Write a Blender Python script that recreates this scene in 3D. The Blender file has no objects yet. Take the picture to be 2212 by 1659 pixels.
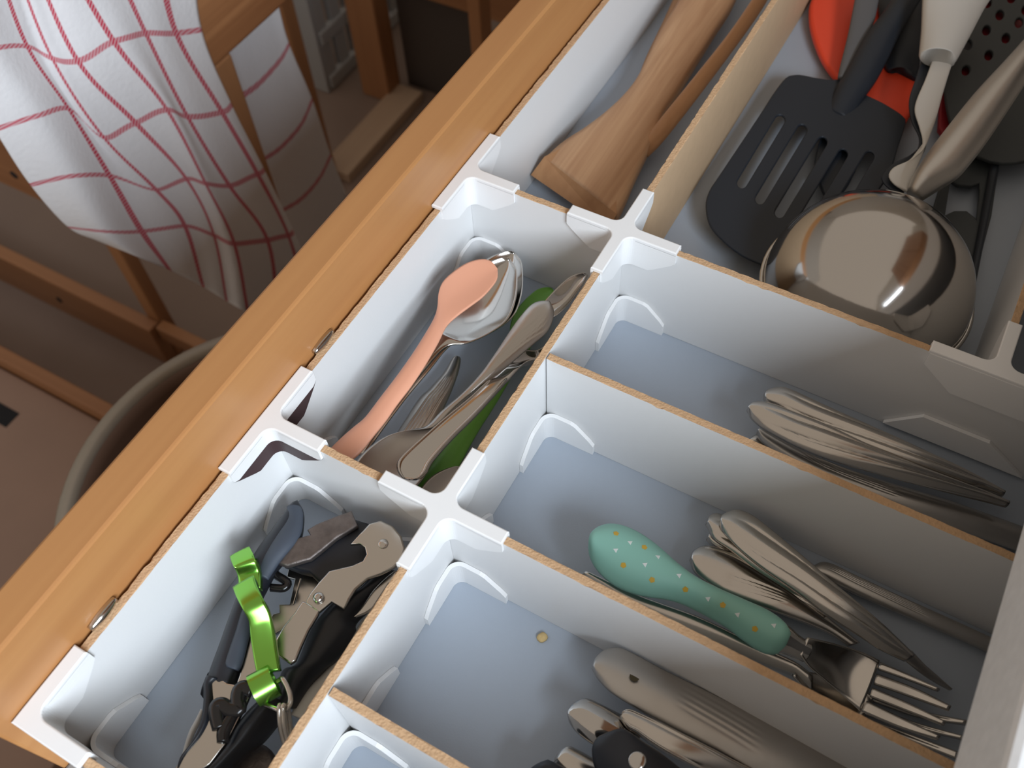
import bpy, bmesh, math, random
from mathutils import Vector, Matrix
from mathutils.bvhtree import BVHTree

random.seed(7)
scene = bpy.context.scene
COL = scene.collection

# ------------------------------------------------------------------ camera
ROT = Matrix(((0.8724130768, 0.4875391692, -0.0346551858),
              (0.3907601565, -0.7383105197, -0.5497309130),
              (-0.2936016408, 0.4660505714, -0.8346226341)))      # world -> (right, down, forward)
EYE = Vector((0.100165, -0.254059, 0.295942))
FPX, CU, CV = 2026.48, 1106.0, 829.5

cam_d = bpy.data.cameras.new('camera')
cam_d.sensor_fit = 'HORIZONTAL'
cam_d.sensor_width = 36.0
cam_d.lens = FPX / 2212.0 * 36.0
cam_d.clip_start = 0.01
cam_d.dof.use_dof = True
cam_d.dof.focus_distance = 0.37
cam_d.dof.aperture_fstop = cam_d.lens / 2.2
cam = bpy.data.objects.new('camera', cam_d)
COL.objects.link(cam)
r_, d_, f_ = ROT[0], ROT[1], ROT[2]
cam.matrix_world = Matrix(((r_[0], -d_[0], -f_[0], EYE[0]),
                           (r_[1], -d_[1], -f_[1], EYE[1]),
                           (r_[2], -d_[2], -f_[2], EYE[2]),
                           (0, 0, 0, 1)))
scene.camera = cam

# ------------------------------------------------------------------ world, light, exposure
world = bpy.data.worlds.new('world')
scene.world = world
world.use_nodes = True
wb = world.node_tree.nodes['Background']
wb.inputs[0].default_value = (1.0, 0.86, 0.72, 1)
wb.inputs[1].default_value = 0.30

def area_light(name, loc, target, sx, sy, power, color):
    ld = bpy.data.lights.new(name, 'AREA')
    ld.shape = 'RECTANGLE'; ld.size = sx; ld.size_y = sy
    ld.energy = power; ld.color = color
    o = bpy.data.objects.new(name, ld); COL.objects.link(o)
    o.location = loc
    o.rotation_euler = (Vector(target) - Vector(loc)).to_track_quat('-Z', 'Y').to_euler()
    return o
# daylight coming in through the kitchen window
area_light('window_daylight', (0.80, -0.72, 0.66), (-0.2, -0.72, 0.66), 0.74, 0.62, 22.0, (0.80, 0.90, 1.0))

vs = scene.view_settings
vs.view_transform = 'Standard'; vs.look = 'None'; vs.gamma = 1.0
vs.use_curve_mapping = False
vs.exposure = 0.52

# ------------------------------------------------------------------ helpers
def ray(u, v):
    c = Vector(((u - CU) / FPX, (v - CV) / FPX, 1.0))
    return ROT.transposed() @ c
def at(u, v, z):
    d = ray(u, v); return EYE + d * ((z - EYE.z) / d.z)
def atx(u, v, x):
    d = ray(u, v); return EYE + d * ((x - EYE.x) / d.x)

def crop(ox, oy, s):
    return lambda pts: [(ox + x * s, oy + y * s) for x, y in pts]
K1 = crop(0, 0, .34358); K4 = crop(700, 0, .34358); K5 = crop(1452, 0, .34358); K6 = crop(650, 500, .34358)
K7 = crop(1452, 400, .34358); K8 = crop(1100, 1050, .34358)
KA = crop(360, 1040, .27125); KB = crop(300, 1300, .217); KS = crop(1050, 1300, .27125)
KF = crop(1612, 1209, .27125); KK = crop(1500, 780, .32188)
ID = lambda p: p

OFF = {}
def tag(o, label, cat, group=None, kind=None):
    o['label'] = label; o['category'] = cat
    if group: o['group'] = group
    if kind: o['kind'] = kind
    return o
def thing(name, label, cat, loc, group=None, kind=None):
    o = bpy.data.objects.new(name, None); COL.objects.link(o)
    o.empty_display_size = .01
    o.location = loc; OFF[o] = Vector(loc)
    return tag(o, label, cat, group, kind)
def link(name, me, parent=None, origin=None):
    """mesh is in world coordinates; shift it to its own or its parent's origin"""
    if parent is not None: org = OFF[parent]
    elif origin is not None: org = Vector(origin)
    else:
        xs = [v.co for v in me.vertices]
        lo = Vector([min(c[i] for c in xs) for i in range(3)]); hi = Vector([max(c[i] for c in xs) for i in range(3)])
        org = Vector(((lo.x + hi.x) / 2, (lo.y + hi.y) / 2, lo.z))
    me.transform(Matrix.Translation(-org))
    o = bpy.data.objects.new(name, me); COL.objects.link(o)
    OFF[o] = org
    if parent is not None: o.parent = parent
    else: o.location = org
    return o
def build(name, verts, faces, mats, parent=None, smooth=True, fm=None, uvs=None, recalc=True):
    me = bpy.data.meshes.new(name)
    me.from_pydata([tuple(v) for v in verts], [], faces)
    if not isinstance(mats, (list, tuple)): mats = [mats]
    for m in mats: me.materials.append(m)
    if fm:
        for p, i in zip(me.polygons, fm): p.material_index = i
    if uvs:
        lay = me.uv_layers.new(name='UVMap')
        for lp in me.loops: lay.data[lp.index].uv = uvs[lp.vertex_index]
    if recalc:
        bm = bmesh.new(); bm.from_mesh(me); bmesh.ops.recalc_face_normals(bm, faces=bm.faces); bm.to_mesh(me); bm.free()
    if smooth:
        for p in me.polygons: p.use_smooth = True
    me.update()
    return link(name, me, parent)
def from_bm(name, bm, mats, parent=None, smooth=False):
    me = bpy.data.meshes.new(name); bmesh.ops.recalc_face_normals(bm, faces=bm.faces); bm.to_mesh(me); bm.free()
    if not isinstance(mats, (list, tuple)): mats = [mats]
    for m in mats: me.materials.append(m)
    if smooth:
        for p in me.polygons: p.use_smooth = True
    return link(name, me, parent)
def bm_box(bm, a, b, bev=0.0, mi=0):
    a, b = Vector(a), Vector(b)
    r = bmesh.ops.create_cube(bm, size=1.0)
    for v in r['verts']:
        v.co = Vector([(a[i] + b[i]) / 2 + v.co[i] * (b[i] - a[i]) for i in range(3)])
    fs = {f for v in r['verts'] for f in v.link_faces}
    for f in fs: f.material_index = mi
    if bev:
        es = list({e for v in r['verts'] for e in v.link_edges})
        bmesh.ops.bevel(bm, geom=es, offset=bev, segments=2, profile=.5, affect='EDGES')
def box(name, a, b, mat, parent=None, bev=.002):
    bm = bmesh.new(); bm_box(bm, a, b, bev); return from_bm(name, bm, mat, parent)

def cr(pts, n, closed=False):
    """Catmull-Rom through pts, n samples evenly spaced by length"""
    P = [Vector(p) for p in pts]; m = len(P)
    if m == 2 and not closed:
        return [P[0].lerp(P[1], i / (n - 1)) for i in range(n)]
    D = []
    segs = m if closed else m - 1
    for i in range(segs):
        if closed: a, b, c, d = P[i - 1], P[i], P[(i + 1) % m], P[(i + 2) % m]
        else:
            b, c = P[i], P[i + 1]
            a = P[i - 1] if i > 0 else b * 2 - c
            d = P[i + 2] if i + 2 < m else c * 2 - b
        for k in range(12):
            t = k / 12
            D.append(.5 * ((2 * b) + (c - a) * t + (2 * a - 5 * b + 4 * c - d) * t * t + (3 * b - a - 3 * c + d) * t ** 3))
    D.append(P[0].copy() if closed else P[-1].copy())
    L = [0.0]
    for i in range(1, len(D)): L.append(L[-1] + (D[i] - D[i - 1]).length)
    out, j = [], 0
    cnt = n if not closed else n + 1
    for i in range(cnt):
        s = L[-1] * i / (cnt - 1)
        while j < len(L) - 2 and L[j + 1] < s: j += 1
        q = (s - L[j]) / max(L[j + 1] - L[j], 1e-12)
        out.append(D[j].lerp(D[j + 1], min(max(q, 0), 1)))
    return out[:n]
def lerpz(zs, s):
    if not isinstance(zs, (list, tuple)): return zs
    m = len(zs)
    if m == 1: return zs[0]
    x = s * (m - 1); i = min(int(x), m - 2); q = x - i
    b, c = zs[i], zs[i + 1]
    if m == 2: return b + (c - b) * q
    a = zs[i - 1] if i else 2 * b - c
    d = zs[i + 2] if i + 2 < m else 2 * c - b
    return .5 * (2 * b + (c - a) * q + (2 * a - 5 * b + 4 * c - d) * q * q + (3 * b - a - 3 * c + d) * q ** 3)

def ribbon(name, L, R, zs, thick, mat, parent=None, ns=56, nt=14, crown=0.0, cup=None, disp=None, edge=.65, roll=0.0):
    """solid strip whose two edges run along the pixel lines L and R (both from tip to end) at the heights zs"""
    L3, R3 = [Vector((u, v, 0)) for u, v in L], [Vector((u, v, 0)) for u, v in R]
    l, r = cr(L3, ns), cr(R3, ns)
    Lw = [at(p.x, p.y, lerpz(zs, i / (ns - 1))) for i, p in enumerate(l)]
    Rw = [at(p.x, p.y, lerpz(zs, i / (ns - 1)) + roll) for i, p in enumerate(r)]
    return strip(name, Lw, Rw, thick, mat, parent, nt, crown, cup, disp, edge)
def strip(name, Lw, Rw, thick, mat, parent=None, nt=14, crown=0.0, cup=None, disp=None, edge=.65):
    ns = len(Lw); top, bot = [], []
    for i in range(ns):
        a, b = max(i - 1, 0), min(i + 1, ns - 1)
        T = ((Lw[b] + Rw[b]) - (Lw[a] + Rw[a])); W = Rw[i] - Lw[i]
        N = T.cross(W)
        if N.length < 1e-12: N = Vector((0, 0, 1))
        N.normalize()
        if N.z < 0: N = -N
        s = i / (ns - 1); w = W.length
        for j in range(nt + 1):
            t = -1 + 2 * j / nt
            h = crown * (1 - t * t) * min(1, w / .012)
            if cup: h -= cup(s) * (1 - t * t)
            if disp: h += disp(s, t)
            p = Lw[i].lerp(Rw[i], j / nt)
            th = thick * (1 - edge * abs(t) ** 3)
            mid = -thick / 2
            top.append(p + N * (h + mid + th / 2)); bot.append(p + N * ((h if cup else 0) + mid - th / 2))
    V = top + bot; n = len(top); F = []
    g = lambda i, j: i * (nt + 1) + j
    for i in range(ns - 1):
        for j in range(nt):
            F.append((g(i, j), g(i, j + 1), g(i + 1, j + 1), g(i + 1, j)))
            F.append((n + g(i, j), n + g(i + 1, j), n + g(i + 1, j + 1), n + g(i, j + 1)))
        F.append((g(i, 0), g(i + 1, 0), n + g(i + 1, 0), n + g(i, 0)))
        F.append((g(i, nt), n + g(i, nt), n + g(i + 1, nt), g(i + 1, nt)))
    for j in range(nt):
        F.append((g(0, j), n + g(0, j), n + g(0, j + 1), g(0, j + 1)))
        F.append((g(ns - 1, j), g(ns - 1, j + 1), n + g(ns - 1, j + 1), n + g(ns - 1, j)))
    return build(name, V, F, mat, parent)

def tube(name, pts, rad, mat, parent=None, n=48, seg=10, flat=1.0, closed=False):
    P = cr(pts, n, closed)
    V, F = [], []
    up = Vector((0, 0, 1))
    for i in range(n):
        if closed: T = P[(i + 1) % n] - P[i - 1]
        else: T = P[min(i + 1, n - 1)] - P[max(i - 1, 0)]
        T.normalize()
        S = T.cross(up)
        if S.length < 1e-4: S = T.cross(Vector((0, 1, 0)))
        S.normalize(); N = S.cross(T)
        rr = lerpz(rad, i / (n - 1))
        for k in range(seg):
            a = 2 * math.pi * k / seg
            V.append(P[i] + S * (rr * math.cos(a)) + N * (rr * flat * math.sin(a)))
    m = n if closed else n - 1
    for i in range(m):
        i2 = (i + 1) % n
        for k in range(seg):
            F.append((i * seg + k, i * seg + (k + 1) % seg, i2 * seg + (k + 1) % seg, i2 * seg + k))
    if not closed:
        F.append(tuple(range(seg))); F.append(tuple((n - 1) * seg + k for k in range(seg)))
    return build(name, V, F, mat, parent)

def circle_px(u, v, ru, rv=None, n=20, rot=0.0):
    rv = rv or ru
    return [(u + ru * math.cos(a) * math.cos(rot) - rv * math.sin(a) * math.sin(rot),
             v + ru * math.cos(a) * math.sin(rot) + rv * math.sin(a) * math.cos(rot)) for a in [2 * math.pi * k / n for k in range(n)]]
def plate(name, outer, z, thick, mat, parent=None, holes=(), bev=.0006, smooth_n=0, tilt=None):
    """flat plate: outline (pixels) laid on the level z (or on a plane z = z + tilt . (xy - p0)); thickness goes down"""
    cu = bpy.data.curves.new(name, 'CURVE'); cu.dimensions = '2D'; cu.fill_mode = 'BOTH'
    cu.extrude = max(thick / 2 - bev, 0.0001); cu.bevel_depth = bev; cu.bevel_resolution = 2
    for k, lp in enumerate([outer] + list(holes)):
        pts = [at(u, v, z) for u, v in lp]
        n = smooth_n if k == 0 else 0
        if n: pts = cr(pts, n, True)
        sp = cu.splines.new('POLY'); sp.points.add(len(pts) - 1); sp.use_cyclic_u = True
        for q, p in zip(sp.points, pts): q.co = (p.x, p.y, 0, 1)
    tmp = bpy.data.objects.new(name + '_curve', cu); COL.objects.link(tmp)
    dg = bpy.context.evaluated_depsgraph_get()
    me = bpy.data.meshes.new_from_object(tmp.evaluated_get(dg))
    bpy.data.objects.remove(tmp); bpy.data.curves.remove(cu)
    me.name = name
    p0 = at(*outer[0], z)
    for v in me.vertices:
        v.co.z += z - thick / 2
        if tilt: v.co.z += tilt[0] * (v.co.x - p0.x) + tilt[1] * (v.co.y - p0.y)
    me.materials.clear(); me.materials.append(mat)
    return link(name, me, parent)
def disc(name, c, r, h, mat, parent=None, seg=20, dome=0.0):
    """short round button standing on c, axis z"""
    V, F = [], []
    rings = [(r, 0), (r, h * .6), (r * .85, h), (r * .45, h + dome * .7)]
    for rr, zz in rings:
        for k in range(seg):
            a = 2 * math.pi * k / seg; V.append(Vector(c) + Vector((rr * math.cos(a), rr * math.sin(a), zz)))
    V.append(Vector(c) + Vector((0, 0, h + dome)))
    for i in range(3):
        for k in range(seg): F.append((i * seg + k, i * seg + (k + 1) % seg, (i + 1) * seg + (k + 1) % seg, (i + 1) * seg + k))
    for k in range(seg): F.append((3 * seg + k, 3 * seg + (k + 1) % seg, 4 * seg))
    F.append(tuple(range(seg)))
    return build(name, V, F, mat, parent)

# ------------------------------------------------------------------ materials
def new_mat(name):
    m = bpy.data.materials.new(name); m.use_nodes = True
    nt = m.node_tree
    return m, nt, nt.nodes['Principled BSDF']
def mat(name, col, rough=.5, metal=0.0, noise=0.0, nscale=60.0, bump=0.0, bscale=300.0, spec=.5, coat=0.0, rvar=0.0, stretch=None, trans=0.0):
    m, nt, b = new_mat(name)
    b.inputs['Base Color'].default_value = (*col, 1); b.inputs['Roughness'].default_value = rough
    b.inputs['Metallic'].default_value = metal; b.inputs['Specular IOR Level'].default_value = spec
    b.inputs['Coat Weight'].default_value = coat
    if trans: b.inputs['Transmission Weight'].default_value = trans
    tc = nt.nodes.new('ShaderNodeTexCoord'); mp = nt.nodes.new('ShaderNodeMapping')
    nt.links.new(tc.outputs['Object'], mp.inputs[0])
    if stretch: mp.inputs['Scale'].default_value = stretch
    if noise or rvar:
        n = nt.nodes.new('ShaderNodeTexNoise'); n.inputs['Scale'].default_value = nscale; n.inputs['Detail'].default_value = 5
        nt.links.new(mp.outputs[0], n.inputs['Vector'])
        if noise:
            mx = nt.nodes.new('ShaderNodeMix'); mx.data_type = 'RGBA'
            mx.inputs[6].default_value = (*[c * (1 - noise) for c in col], 1); mx.inputs[7].default_value = (*[min(1, c * (1 + noise)) for c in col], 1)
            nt.links.new(n.outputs[0], mx.inputs[0]); nt.links.new(mx.outputs[2], b.inputs['Base Color'])
        if rvar:
            mr = nt.nodes.new('ShaderNodeMapRange'); mr.inputs[3].default_value = rough - rvar; mr.inputs[4].default_value = rough + rvar
            nt.links.new(n.outputs[0], mr.inputs[0]); nt.links.new(mr.outputs[0], b.inputs['Roughness'])
    if bump:
        n2 = nt.nodes.new('ShaderNodeTexNoise'); n2.inputs['Scale'].default_value = bscale; n2.inputs['Detail'].default_value = 4
        nt.links.new(mp.outputs[0], n2.inputs['Vector'])
        bp = nt.nodes.new('ShaderNodeBump'); bp.inputs['Strength'].default_value = bump; bp.inputs['Distance'].default_value = .001
        nt.links.new(n2.outputs[0], bp.inputs['Height']); nt.links.new(bp.outputs[0], b.inputs['Normal'])
    return m
def wood(name, dark, light, axis=1, scale=1.0, rough=.45, coat=0.0, rings=1.0):
    """grain running along the given axis"""
    m, nt, b = new_mat(name)
    tc = nt.nodes.new('ShaderNodeTexCoord'); mp = nt.nodes.new('ShaderNodeMapping')
    sc = [55 * scale] * 3; sc[axis] = 3.0 * scale
    mp.inputs['Scale'].default_value = sc
    nt.links.new(tc.outputs['Object'], mp.inputs[0])
    n = nt.nodes.new('ShaderNodeTexNoise'); n.inputs['Scale'].default_value = 1.0; n.inputs['Detail'].default_value = 6; n.inputs['Distortion'].default_value = .6
    nt.links.new(mp.outputs[0], n.inputs['Vector'])
    mp2 = nt.nodes.new('ShaderNodeMapping'); s2 = [320 * scale] * 3; s2[axis] = 8 * scale
    mp2.inputs['Scale'].default_value = s2; nt.links.new(tc.outputs['Object'], mp2.inputs[0])
    n2 = nt.nodes.new('ShaderNodeTexNoise'); n2.inputs['Scale'].default_value = 1.0; n2.inputs['Detail'].default_value = 3
    nt.links.new(mp2.outputs[0], n2.inputs['Vector'])
    ad = nt.nodes.new('ShaderNodeMix'); ad.inputs[0].default_value = .35
    nt.links.new(n.outputs[0], ad.inputs[2]); nt.links.new(n2.outputs[0], ad.inputs[3])
    rp = nt.nodes.new('ShaderNodeValToRGB')
    rp.color_ramp.elements[0].position = .5 - .22 / rings; rp.color_ramp.elements[0].color = (*dark, 1)
    rp.color_ramp.elements[1].position = .5 + .2 / rings; rp.color_ramp.elements[1].color = (*light, 1)
    nt.links.new(ad.outputs[0], rp.inputs[0]); nt.links.new(rp.outputs[0], b.inputs['Base Color'])
    bp = nt.nodes.new('ShaderNodeBump'); bp.inputs['Strength'].default_value = .12; bp.inputs['Distance'].default_value = .001
    nt.links.new(n2.outputs[0], bp.inputs['Height']); nt.links.new(bp.outputs[0], b.inputs['Normal'])
    b.inputs['Roughness'].default_value = rough; b.inputs['Coat Weight'].default_value = coat; b.inputs['Coat Roughness'].default_value = .3
    return m

M = {}
M['laminate'] = mat('white_laminate', (.71, .71, .71), .42, bump=.04, bscale=900)
M['laminate_floor'] = mat('drawer_bottom_laminate', (.385, .435, .505), .42, noise=.03, nscale=25, bump=.05, bscale=1500)
M['fibre'] = mat('raw_fibreboard', (.56, .36, .205), .9, noise=.2, nscale=500, bump=.5, bscale=1200)
M['fibre_face'] = mat('raw_fibreboard_face', (.52, .36, .22), .75, noise=.08, nscale=150, bump=.15, bscale=900)
M['pla'] = mat('white_printed_plastic', (.82, .82, .82), .4, bump=.12, bscale=1, stretch=(60, 60, 5000))
M['pla_brown'] = mat('brown_printed_plastic', (.055, .03, .032), .5, bump=.1, bscale=1, stretch=(60, 60, 5000))
M['pine'] = wood('orange_lacquered_pine', (.36, .15, .05), (.50, .245, .09), 1, .45, .42, .08)
M['pine_x'] = wood('orange_pine_across', (.25, .105, .045), (.38, .18, .08), 0, .3, .45)
M['pine_z'] = wood('orange_pine_upright', (.30, .13, .055), (.44, .215, .095), 2, .3, .45)
M['pine_rail'] = wood('pine_rail', (.27, .105, .04), (.50, .235, .10), 1, .5, .45, rings=1.4)
M['beech'] = wood('worn_beech', (.38, .19, .09), (.66, .41, .23), 1, 1.2, .6, rings=1.1)
M['beech_dark'] = wood('oiled_beech', (.36, .17, .07), (.52, .28, .13), 1, .8, .6)
M['steel'] = mat('brushed_steel', (.60, .565, .52), .21, 1.0, rvar=.06, nscale=90)
M['steel_shiny'] = mat('polished_steel', (.56, .54, .515), .12, 1.0, rvar=.04, nscale=60)
M['steel_dull'] = mat('dull_steel', (.50, .475, .445), .33, 1.0, rvar=.08, nscale=120)
M['steel_old'] = mat('rusty_dark_steel', (.17, .145, .135), .5, .8, noise=.6, nscale=220, bump=.4, bscale=400)
M['black'] = mat('black_plastic', (.012, .014, .02), .42)
M['black_gloss'] = mat('black_glossy_plastic', (.010, .009, .009), .22)
M['grey_rubber'] = mat('grey_rubber', (.05, .062, .085), .55)
M['nylon'] = mat('dark_nylon', (.014, .020, .030), .5, bump=.05, bscale=700)
M['nylon_grey'] = mat('grey_nylon', (.115, .115, .12), .5)
M['nylon_green'] = mat('dark_greenish_nylon', (.038, .045, .048), .5)
M['red'] = mat('orange_red_silicone', (.90, .075, .028), .45)
M['ivory'] = mat('ivory_plastic', (.62, .60, .56), .4)
M['peach'] = mat('peach_plastic', (.74, .36, .235), .38)
M['green_plastic'] = mat('green_plastic', (.15, .40, .055), .4)
M['green_metal'] = mat('green_anodised_aluminium', (.26, .60, .10), .26, 1.0)
M['teal'] = mat('mint_teal_plastic', (.27, .56, .48), .45)
M['gold'] = mat('gold_print', (.62, .40, .05), .4)
M['white'] = mat('white_print', (.75, .82, .82), .5)
M['crumb'] = mat('bread_crumb', (.66, .48, .22), .9, noise=.2, nscale=900)
M['counter'] = mat('speckled_grey_worktop', (.80, .80, .80), .45, noise=.12, nscale=260, bump=.03)
M['bin'] = mat('clear_plastic', (.62, .56, .46), .25, trans=.55)
M['crate'] = mat('grey_plastic_crate', (.36, .36, .36), .5)
M['cab_dark'] = mat('cabinet_carcass', (.25, .24, .23), .6)
M['tile_floor'] = mat('brown_floor', (.25, .18, .145), .6, noise=.12, nscale=7)
M['paint'] = mat('wall_paint', (.62, .58, .53), .8)
M['dark_hole'] = mat('drilled_hole', (.01, .01, .012), .9)
M['panel_brown'] = mat('dark_panel', (.075, .06, .052), .7)  # plain dark brown for the panel of the tall frame
M['cord'] = mat('speckled_cord', (.16, .155, .14), .8, noise=.95, nscale=900, bump=.8, bscale=900)

def towel_mat():
    m, nt, b = new_mat('checked_towel')
    N, Lk = nt.nodes.new, nt.links.new
    uv = N('ShaderNodeUVMap'); sx = N('ShaderNodeSeparateXYZ'); Lk(uv.outputs[0], sx.inputs[0])
    def mth(op, a, b_=None):
        n = N('ShaderNodeMath'); n.operation = op
        for i, x in enumerate((a, b_)):
            if x is None: continue
            if isinstance(x, (int, float)): n.inputs[i].default_value = x
            else: Lk(x, n.inputs[i])
        return n.outputs[0]
    def stripe(c, per, w):
        f = mth('FRACT', mth('ADD', mth('DIVIDE', c, per), .5)); d = mth('ABSOLUTE', mth('SUBTRACT', f, .5))
        return mth('LESS_THAN', d, w / per / 2)
    # twill: stripes broken up by short diagonal threads
    tw = mth('FRACT', mth('MULTIPLY', mth('ADD', sx.outputs[0], sx.outputs[1]), 300.0))
    thread = mth('ADD', mth('MULTIPLY', mth('LESS_THAN', tw, .66), .55), .45)
    v = mth('MULTIPLY', stripe(sx.outputs[0], .035, .0048), thread)
    h = mth('MULTIPLY', stripe(sx.outputs[1], .07, .0050), mth('MULTIPLY', thread, .85))
    msk = mth('MAXIMUM', v, h)
    mx = N('ShaderNodeMix'); mx.data_type = 'RGBA'
    mx.inputs[6].default_value = (.80, .79, .80, 1); mx.inputs[7].default_value = (.56, .035, .075, 1)
    Lk(msk, mx.inputs[0]); Lk(mx.outputs[2], b.inputs['Base Color'])
    b.inputs['Roughness'].default_value = .9; b.inputs['Specular IOR Level'].default_value = .2
    n = N('ShaderNodeTexNoise'); n.inputs['Scale'].default_value = 260; tc = N('ShaderNodeTexCoord'); Lk(tc.outputs['Object'], n.inputs['Vector'])
    bp = N('ShaderNodeBump'); bp.inputs['Strength'].default_value = .35; bp.inputs['Distance'].default_value = .001
    Lk(n.outputs[0], bp.inputs['Height']); Lk(bp.outputs[0], b.inputs['Normal'])
    return m
M['towel'] = towel_mat()

# ------------------------------------------------------------------ setting
FLOOR = -.83
box('floor', (-2.6, -1.75, FLOOR - .05), (.95, 2.6, FLOOR), M['tile_floor'], bev=0)['kind'] = 'structure'
# wall with the window, behind the worktop
wx = .83
Y0, Y1, Z0, Z1 = -1.12, -.32, .32, 1.00
wall = bmesh.new()
bm_box(wall, (wx, -1.75, FLOOR), (wx + .12, Y0, 2.0)); bm_box(wall, (wx, Y1, FLOOR), (wx + .12, 2.6, 2.0))
bm_box(wall, (wx, Y0, FLOOR), (wx + .12, Y1, Z0)); bm_box(wall, (wx, Y0, Z1), (wx + .12, Y1, 2.0))
from_bm('wall_east', wall, M['paint'])['kind'] = 'structure'
win = thing('window_1', 'white framed window with a middle bar', 'window', (wx, -.72, Z0), kind='structure')
for a, b_ in (((wx + .03, Y0, Z0), (wx + .09, Y0 + .04, Z1)), ((wx + .03, Y1 - .04, Z0), (wx + .09, Y1, Z1)), ((wx + .03, Y0 + .04, Z0), (wx + .09, Y1 - .04, Z0 + .04)),
              ((wx + .03, Y0 + .04, Z1 - .04), (wx + .09, Y1 - .04, Z1)), ((wx + .03, -.74, Z0 + .04), (wx + .09, -.70, Z1 - .04))):
    box('window_frame', a, b_, M['laminate'], win)
# the rest of the kitchen: far walls, plus an unseen cupboard added for reflections in the steel
box('wall_north', (-2.6, 2.6, FLOOR), (.95, 2.72, 1.6), M['paint'], bev=0)['kind'] = 'structure'
box('wall_west', (-2.72, -1.75, FLOOR), (-2.6, 2.72, 1.6), M['paint'], bev=0)['kind'] = 'structure'
wc_ = thing('reflection_cupboard', 'unseen pine cupboard above the worktop, added for reflections', 'cupboard', (.66, .35, .62))
box('body', (.50, -.20, .62), (.829, .95, 1.32), M['pine_z'], wc_)
for k in range(2):
    box('door', (.482, -.195 + k * .575, .625), (.4995, .37 + k * .575, 1.315), M['pine_z'], wc_)

# ------------------------------------------------------------------ worktop and cabinet
CX = .167
ct = thing('kitchen_worktop', 'speckled light grey worktop overhanging the open drawer', 'worktop', (CX + .3, 0, .034))
box('slab', (CX, -1.2, .034), (CX + .62, 1.2, .074), M['counter'], ct, bev=.0025)
cb = thing('base_cabinet', 'kitchen base cabinet with its pine-fronted drawer pulled open', 'cabinet', (CX + .3, 0, FLOOR))
box('side_panel', (CX + .03, -.305, FLOOR + .08), (CX + .58, -.287, .034), M['cab_dark'], cb)
box('side_panel', (CX + .03, .565, FLOOR + .08), (CX + .58, .583, .034), M['cab_dark'], cb)
box('back_panel', (CX + .57, -.287, FLOOR + .08), (CX + .58, .565, .034), M['cab_dark'], cb, bev=0)
box('plinth', (CX + .06, -.30, FLOOR), (CX + .08, .58, FLOOR + .08), M['cab_dark'], cb, bev=0)

# ------------------------------------------------------------------ drawer
H = .0541; T = .0015
XA, XB, XC = -.0765, 0.0, .154
Y2, Y3, Y4, Y5 = -.0709, -.1455, -.2158, -.2690
XE, YN = .42, .50
dr = bpy.data.objects.new('drawer', None); COL.objects.link(dr); dr.empty_display_size = .01
dr.parent = cb; OFF[dr] = OFF[cb]
box('front_board', (-.0943, -.2768, -.19), (-.0796, YN + .02, .0308), M['pine'], dr, bev=.0012)
box('bottom_panel', (-.0796, -.2725, -H - .012), (XE + .01, YN + .01, -H), M['laminate_floor'], dr, bev=0)
box('side_rail', (-.0796, -.286, -H - .03), (XE + .01, -.2727, -.045), M['cab_dark'], dr, bev=.001)
box('side_rail', (-.0796, YN + .01, -H - .03), (XE + .01, YN + .022, .0), M['cab_dark'], dr, bev=.001)
box('back_board', (XE + .01, -.286, -H - .03), (XE + .022, YN + .022, .0), M['cab_dark'], dr, bev=.001)
for (u, v) in ((698, 738), (222, 1326)):
    p = atx(u, v, -.0785)
    tube('screw', [(p.x, p.y - .006, p.z), (p.x, p.y + .006, p.z)], [.0012, .002, .0012], M['steel_shiny'], dr, n=8, seg=8)

org = thing('drawer_organiser', 'white board drawer divider grid with white printed connectors', 'drawer organiser', (.1, 0, -H))
def panel(a, b, side='laminate', raw_face=None):
    """upright board with a chipped raw top edge"""
    a, b = Vector(a), Vector(b)
    ax = 0 if (b.x - a.x) > (b.y - a.y) else 1
    n = max(8, int((b[ax] - a[ax]) / .0022)); V, F, fm = [], [], []
    lo, hi = -H + .0002, 0.0
    o = 1 - ax
    for i in range(n + 1):
        q = a[ax] + (b[ax] - a[ax]) * i / n
        j1, j2 = (random.uniform(-.00022, .00022) for _ in range(2)); d1, d2 = (random.uniform(0, .00035) for _ in range(2))
        if random.random() < .05: d1 += .0007
        for (w, z) in ((a[o], lo), (a[o], hi - d1), (a[o] + .0004 + j1, hi - .0001), (b[o] - .0004 + j2, hi - .0001), (b[o], hi - d2), (b[o], lo)):
            p = [0, 0, z]; p[ax] = q; p[o] = w; V.append(p)
    for i in range(n):
        for k in range(6):
            k2 = (k + 1) % 6
            F.append((i * 6 + k, i * 6 + k2, (i + 1) * 6 + k2, (i + 1) * 6 + k)); fm.append(1 if k in (1, 2, 3) else (2 if (raw_face and k == 4) else 0))
    F.append(tuple(range(6))); F.append(tuple(n * 6 + k for k in range(6))); fm += [0, 0]
    return build('divider_panel', V, F, [M[side], M['fibre'], M['fibre_face']], org, smooth=False, fm=fm)
XI = XA + T
for y0, y1 in ((.0016, YN), (Y3 + .0001, .0), (Y5 - T, Y3 - .0001)): panel((XA - T, y0, 0), (XI, y1, 0))
panel((XB - T, T + .0001, 0), (XB + T, YN, 0), raw_face=True)
panel((XB - T, Y3 + T + .0001, 0), (XB + T, -T - .0001, 0)); panel((XB - T, Y5 + T + .0001, 0), (XB + T, Y3 - T - .0001, 0))
panel((XI + .0001, -T, 0), (XB - T - .0003, T, 0)); panel((XB - T, -T, 0), (XE, T, 0))
panel((XB + T + .0006, Y2 - T, 0), (XE, Y2 + T, 0))
panel((XI + .0001, Y3 - T, 0), (XB - T - .0003, Y3 + T, 0)); panel((XB - T, Y3 - T, 0), (XE, Y3 + T, 0))
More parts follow.
